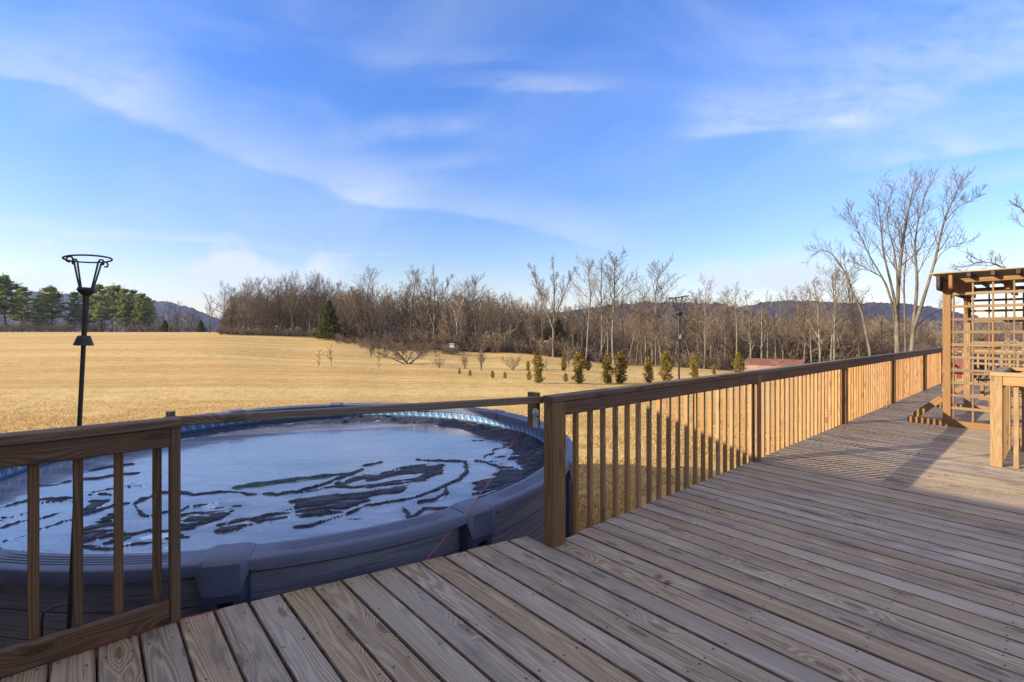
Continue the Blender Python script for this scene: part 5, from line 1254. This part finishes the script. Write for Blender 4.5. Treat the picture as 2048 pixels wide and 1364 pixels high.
def gambrel():
    Y = 56; z1 = EYE+(HZ-752)/F_PX*Y; a = px3(1490, 752, Y); b = px3(1606, 752, Y); a.z = b.z = z1
    ax = (b-a).normalized(); ax = Vector((.8, -.6, 0)).normalized(); ay = Vector((-ax.y, ax.x, 0)); L = 5.5
    root = empty('gambrel_shed', a+ax*L/2-Vector((0,0,1.6)), 'long shed with a rusty gambrel roof, faded pink on its steep lower slope', 'shed')
    def P(x, y, z): return a+ax*x+ay*y+Vector((0,0,z))
    h1, h2, W = 1.30, 1.98, 4.4
    m = MB(); quad(m, P(0,.1,-3), P(L,.1,-3), P(L,.1,.1), P(0,.1,.1)); quad(m, P(L,W-.1,-3), P(0,W-.1,-3), P(0,W-.1,.1), P(L,W-.1,.1))
    for x in (.05, L-.05): m.add([tuple(P(x,.1,-3)), tuple(P(x,W-.1,-3)), tuple(P(x,W-.1,.1)), tuple(P(x,W-.9,h1)), tuple(P(x,W/2,h2)), tuple(P(x,.9,h1)), tuple(P(x,.1,.1))], [(0,1,2,3,4,5,6)])
    m.build('wall', M['black'], root)
    m = MB(); slab(m, P(-.2,-.05,0), P(L+.2,-.05,0), P(L+.2,.85,h1), P(-.2,.85,h1), .08); slab(m, P(L+.2,W+.05,0), P(-.2,W+.05,0), P(-.2,W-.85,h1), P(L+.2,W-.85,h1), .08); m.build('lower_roof', M['roof_pink'], root)
    m = MB(); slab(m, P(-.25,.78,h1), P(L+.25,.78,h1), P(L+.25,W/2,h2), P(-.25,W/2,h2), .08); slab(m, P(L+.25,W-.78,h1), P(-.25,W-.78,h1), P(-.25,W/2,h2), P(L+.25,W/2,h2), .08); m.build('upper_roof', M['roof_rust'], root)
gambrel()
p = at(904, 56); zc = EYE+(HZ-692)/F_PX*56
root = empty('nest_box', p, 'small grey box on a pole at the edge of the orchard', 'nest box')
m = MB(); m.box((p.x, p.y, zc), .5, .4, .42); m.box((p.x, p.y, zc+.26), .62, .52, .06); m.build('box', M['grey_box'], root)
m = MB(); m.tube([p, Vector((p.x, p.y, zc-.2))], .04, 6); m.build('pole', M['bark_dark'], root)
# ------------------------------------------------------------------ sun, sky, camera
ELEV = 18.4; LD = Vector((.962, .273, 0)).normalized()           # where the light travels to
SKY, SUN, EXPO, HAZE = .08, 4.3, 1.4, .00013
ld = bpy.data.lights.new('sun', 'SUN'); ld.energy = SUN; ld.angle = RAD(.4); ld.color = (1.0, .885, .665)
so = bpy.data.objects.new('sun', ld); C.objects.link(so)
dv = Vector((LD.x*math.cos(RAD(ELEV)), LD.y*math.cos(RAD(ELEV)), -math.sin(RAD(ELEV)))); so.rotation_euler = dv.to_track_quat('-Z', 'Y').to_euler(); so.location = -dv*50
w = bpy.data.worlds.new('World'); bpy.context.scene.world = w; w.use_nodes = True
class WG(G):
    def __init__(s, nt): s.nt = nt; nt.nodes.clear(); s.out = s.n('ShaderNodeOutputWorld')
g = WG(w.node_tree)
sky = g.n('ShaderNodeTexSky', sky_type='NISHITA'); sky.sun_disc = False; sky.sun_elevation = RAD(ELEV)
sky.sun_rotation = math.atan2(-LD.x, -LD.y); sky.air_density = 1.0; sky.dust_density = .6; sky.ozone_density = 2.2; sky.altitude = 150
tc = g.n('ShaderNodeTexCoord').outputs['Generated']; dx, dy, dz = g.sep(tc)
# clouds in sky directions: azimuth tangent a, elevation tangent b, for the half of the sky in view
ys = g.m('MAXIMUM', g.m('ABSOLUTE', dy), .12); a = g.m('DIVIDE', dx, ys); b = g.m('DIVIDE', dz, ys)
n1 = g.noise(g.vec(g.m('MULTIPLY', a, 1.6), g.m('MULTIPLY', b, 3.2), 2.0), 1.0, 5.0, .55, .6)
n2 = g.noise(g.vec(g.m('MULTIPLY', a, 5.0), g.m('MULTIPLY', b, 17.0), 5.0), 1.0, 5.0, .6, .4)
n3 = g.noise(g.vec(g.m('MULTIPLY', a, 11.0), g.m('MULTIPLY', b, 15.0), 9.0), 1.0, 6.0, .6, .3)
wa = g.m('ADD', a, g.m('MULTIPLY', g.m('SUBTRACT', n1, .5), .15)); wbv = g.m('ADD', b, g.m('MULTIPLY', g.m('SUBTRACT', n1, .5), .09))
def streak(x0, y0, x1, y1, up, dn, s, soft=.18):
    """a wisp from one sky direction to another, feathered up side / crisp down side"""
    A0, B0, A1, B1 = (x0-1024)/F_PX, (HZ-y0)/F_PX, (x1-1024)/F_PX, (HZ-y1)/F_PX
    L = math.hypot(A1-A0, B1-B0); tx, ty = (A1-A0)/L, (B1-B0)/L
    t = g.m('ADD', g.m('MULTIPLY', g.m('SUBTRACT', wa, A0), tx/L), g.m('MULTIPLY', g.m('SUBTRACT', wbv, B0), ty/L))
    d = g.m('ADD', g.m('MULTIPLY', g.m('SUBTRACT', wa, A0), -ty), g.m('MULTIPLY', g.m('SUBTRACT', wbv, B0), tx))
    e = g.m('MULTIPLY', g.ss(-soft, soft, t), g.m('SUBTRACT', 1.0, g.ss(1-soft, 1+soft, t)))
    c = g.m('MULTIPLY', g.m('SUBTRACT', 1.0, g.ss(0.0, up, d)), g.ss(-dn, 0.0, d))
    return g.m('MULTIPLY', g.m('MULTIPLY', e, c), s)
def blob(x0, y0, rx, ry, s, thr=.42):
    A0, B0 = (x0-1024)/F_PX, (HZ-y0)/F_PX
    qx = g.m('DIVIDE', g.m('SUBTRACT', a, A0), rx/F_PX); qy = g.m('DIVIDE', g.m('SUBTRACT', b, B0), ry/F_PX)
    r = g.m('SQRT', g.m('ADD', g.m('MULTIPLY', qx, qx), g.m('MULTIPLY', qy, qy)))
    return g.m('MULTIPLY', g.ss(.0, .34, g.m('SUBTRACT', n3, g.m('ADD', thr-.40, g.m('MULTIPLY', r, .40)))), s)
tex = g.m('MULTIPLY', g.ss(.22, .70, g.m('ADD', g.m('MULTIPLY', n2, .65), g.m('MULTIPLY', n3, .35))), 1.55)
S = [streak(-250, 60, 330, 245, .15, .022, .29), streak(250, 235, 820, 405, .11, .018, .23), streak(700, 375, 1250, 500, .10, .02, .24), streak(-200, 440, 500, 490, .022, .012, .38), streak(450, 495, 800, 515, .012, .01, .2),
     streak(1380, 262, 1720, 235, .12, .022, .36), streak(1650, 240, 2300, 60, .2, .06, .34), streak(1720, 330, 2400, 240, .16, .02, .40), streak(1780, 372, 2300, 350, .05, .03, .4), streak(930, 172, 1200, 168, .035, .018, .34, .35), streak(700, 275, 950, 252, .045, .03, .26, .4), streak(820, 330, 990, 318, .03, .02, .16, .4), streak(780, 115, 1060, 118, .04, .02, .12, .4), streak(60, 200, 330, 150, .2, .12, .2, .4), streak(1500,120,2300,-60,.2,.2,.14,.4)]
lng = g.m('MULTIPLY', g.m('ADD', g.m('ADD', S[0], S[1]), S[2]), g.m('ADD', .35, g.m('MULTIPLY', n2, 1.1)))
tot = S[3]
for q in S[4:]: tot = g.m('ADD', tot, q)
tot = g.m('ADD', lng, g.m('MULTIPLY', g.m('MULTIPLY', tot, tex), .80))
veil = g.m('MULTIPLY', g.ss(.36, .72, n1), .20)
B = [blob(478, 540, 120, 52, .75), blob(645, 548, 55, 45, .75), blob(95, 487, 28, 16, .55), blob(1560, 552, 170, 44, .62), blob(60, 575, 110, 40, .4), blob(1860, 560, 130, 60, .5), blob(1480, 560, 110, 36, .5)]
bt = B[0]
for q in B[1:]: bt = g.m('MAXIMUM', bt, q)
el = g.m('MAXIMUM', dz, 0.0)
cov = g.m('ADD', g.m('ADD', tot, veil), g.m('ADD', bt, g.m('MULTIPLY', g.m('SUBTRACT', 1.0, g.ss(.0, .16, el)), .22)), clamp=True)
# added fill: bright unseen cloud sheet overhead and behind, to lift the shade
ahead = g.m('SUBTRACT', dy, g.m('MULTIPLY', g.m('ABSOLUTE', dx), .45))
fill_sheet = g.m('MAXIMUM', g.ss(.60, .80, dz), g.m('MULTIPLY', g.m('MULTIPLY', g.ss(.25, -.25, ahead), g.ss(.05, .25, dz)), .28))
fill_sheet = g.m('MULTIPLY', fill_sheet, g.m('ADD', .55, g.m('MULTIPLY', n1, .6)), clamp=True)
hs = g.n('ShaderNodeHueSaturation'); g.l(sky.outputs[0], hs.inputs['Color']); hs.inputs['Saturation'].default_value = 1.22; hs.inputs['Value'].default_value = 1.0
tint = g.mix(g.ss(.02, .5, el), (1.20, .97, .95), (1.03, 1.10, 1.56)); skyc = g.mix(1.0, hs.outputs[0], tint, 'MULTIPLY')
col = g.mix(fill_sheet, g.mix(cov, skyc, (3.9, 4.25, 4.8)), (4.75, 4.6, 5.0))
bg = g.n('ShaderNodeBackground'); g.l(col, bg.inputs[0]); bg.inputs[1].default_value = SKY; g.l(bg.outputs[0], g.out.inputs[0])
# the air
def haze():
    m = MB(); x0, x1, y0, y1, z0, z1 = -1900, 2300, -60, 1650, -27, 125
    v = [(x, y, z) for z in (z0, z1) for x, y in ((x0,y0),(x1,y0),(x1,y1),(x0,y1))]
    m.add(v, [(3,2,1,0), (4,5,6,7), (0,1,5,4), (1,2,6,5), (2,3,7,6), (3,0,4,7)])
    mt = bpy.data.materials.new('air_haze'); mt.use_nodes = True; nt = mt.node_tree; nt.nodes.clear()
    o = nt.nodes.new('ShaderNodeOutputMaterial'); p = nt.nodes.new('ShaderNodeVolumePrincipled'); p.inputs['Color'].default_value = (.45,.60,1,1); p.inputs['Density'].default_value = HAZE; p.inputs['Anisotropy'].default_value = .2
    nt.links.new(p.outputs[0], o.inputs['Volume']); tag(m.build('haze', mt), kind='stuff')
if HAZE: haze()
cd = bpy.data.cameras.new('camera'); co = bpy.data.objects.new('camera', cd); C.objects.link(co)
co.location = (0, 0, EYE); co.rotation_euler = (RAD(90), 0, 0); cd.sensor_width = 36; cd.lens = 36*F_PX/2048; cd.shift_y = -(682-HZ)/2048; cd.clip_start = .05; cd.clip_end = 20000
sc = bpy.context.scene; sc.camera = co
sc.view_settings.view_transform = 'Standard'; sc.view_settings.look = 'None'; sc.view_settings.exposure = EXPO; sc.view_settings.gamma = 1
sc.render.engine = 'CYCLES'; sc.cycles.max_bounces = 6; sc.cycles.diffuse_bounces = 3; sc.cycles.glossy_bounces = 3; sc.cycles.transparent_max_bounces = 6; sc.cycles.volume_bounces = 0; sc.cycles.use_denoising = True; sc.cycles.denoiser = 'OPENIMAGEDENOISE'; sc.cycles.denoising_input_passes = 'RGB_ALBEDO_NORMAL'; sc.cycles.denoising_prefilter = 'NONE'
sc.cycles.use_adaptive_sampling = True; sc.cycles.adaptive_threshold = .01
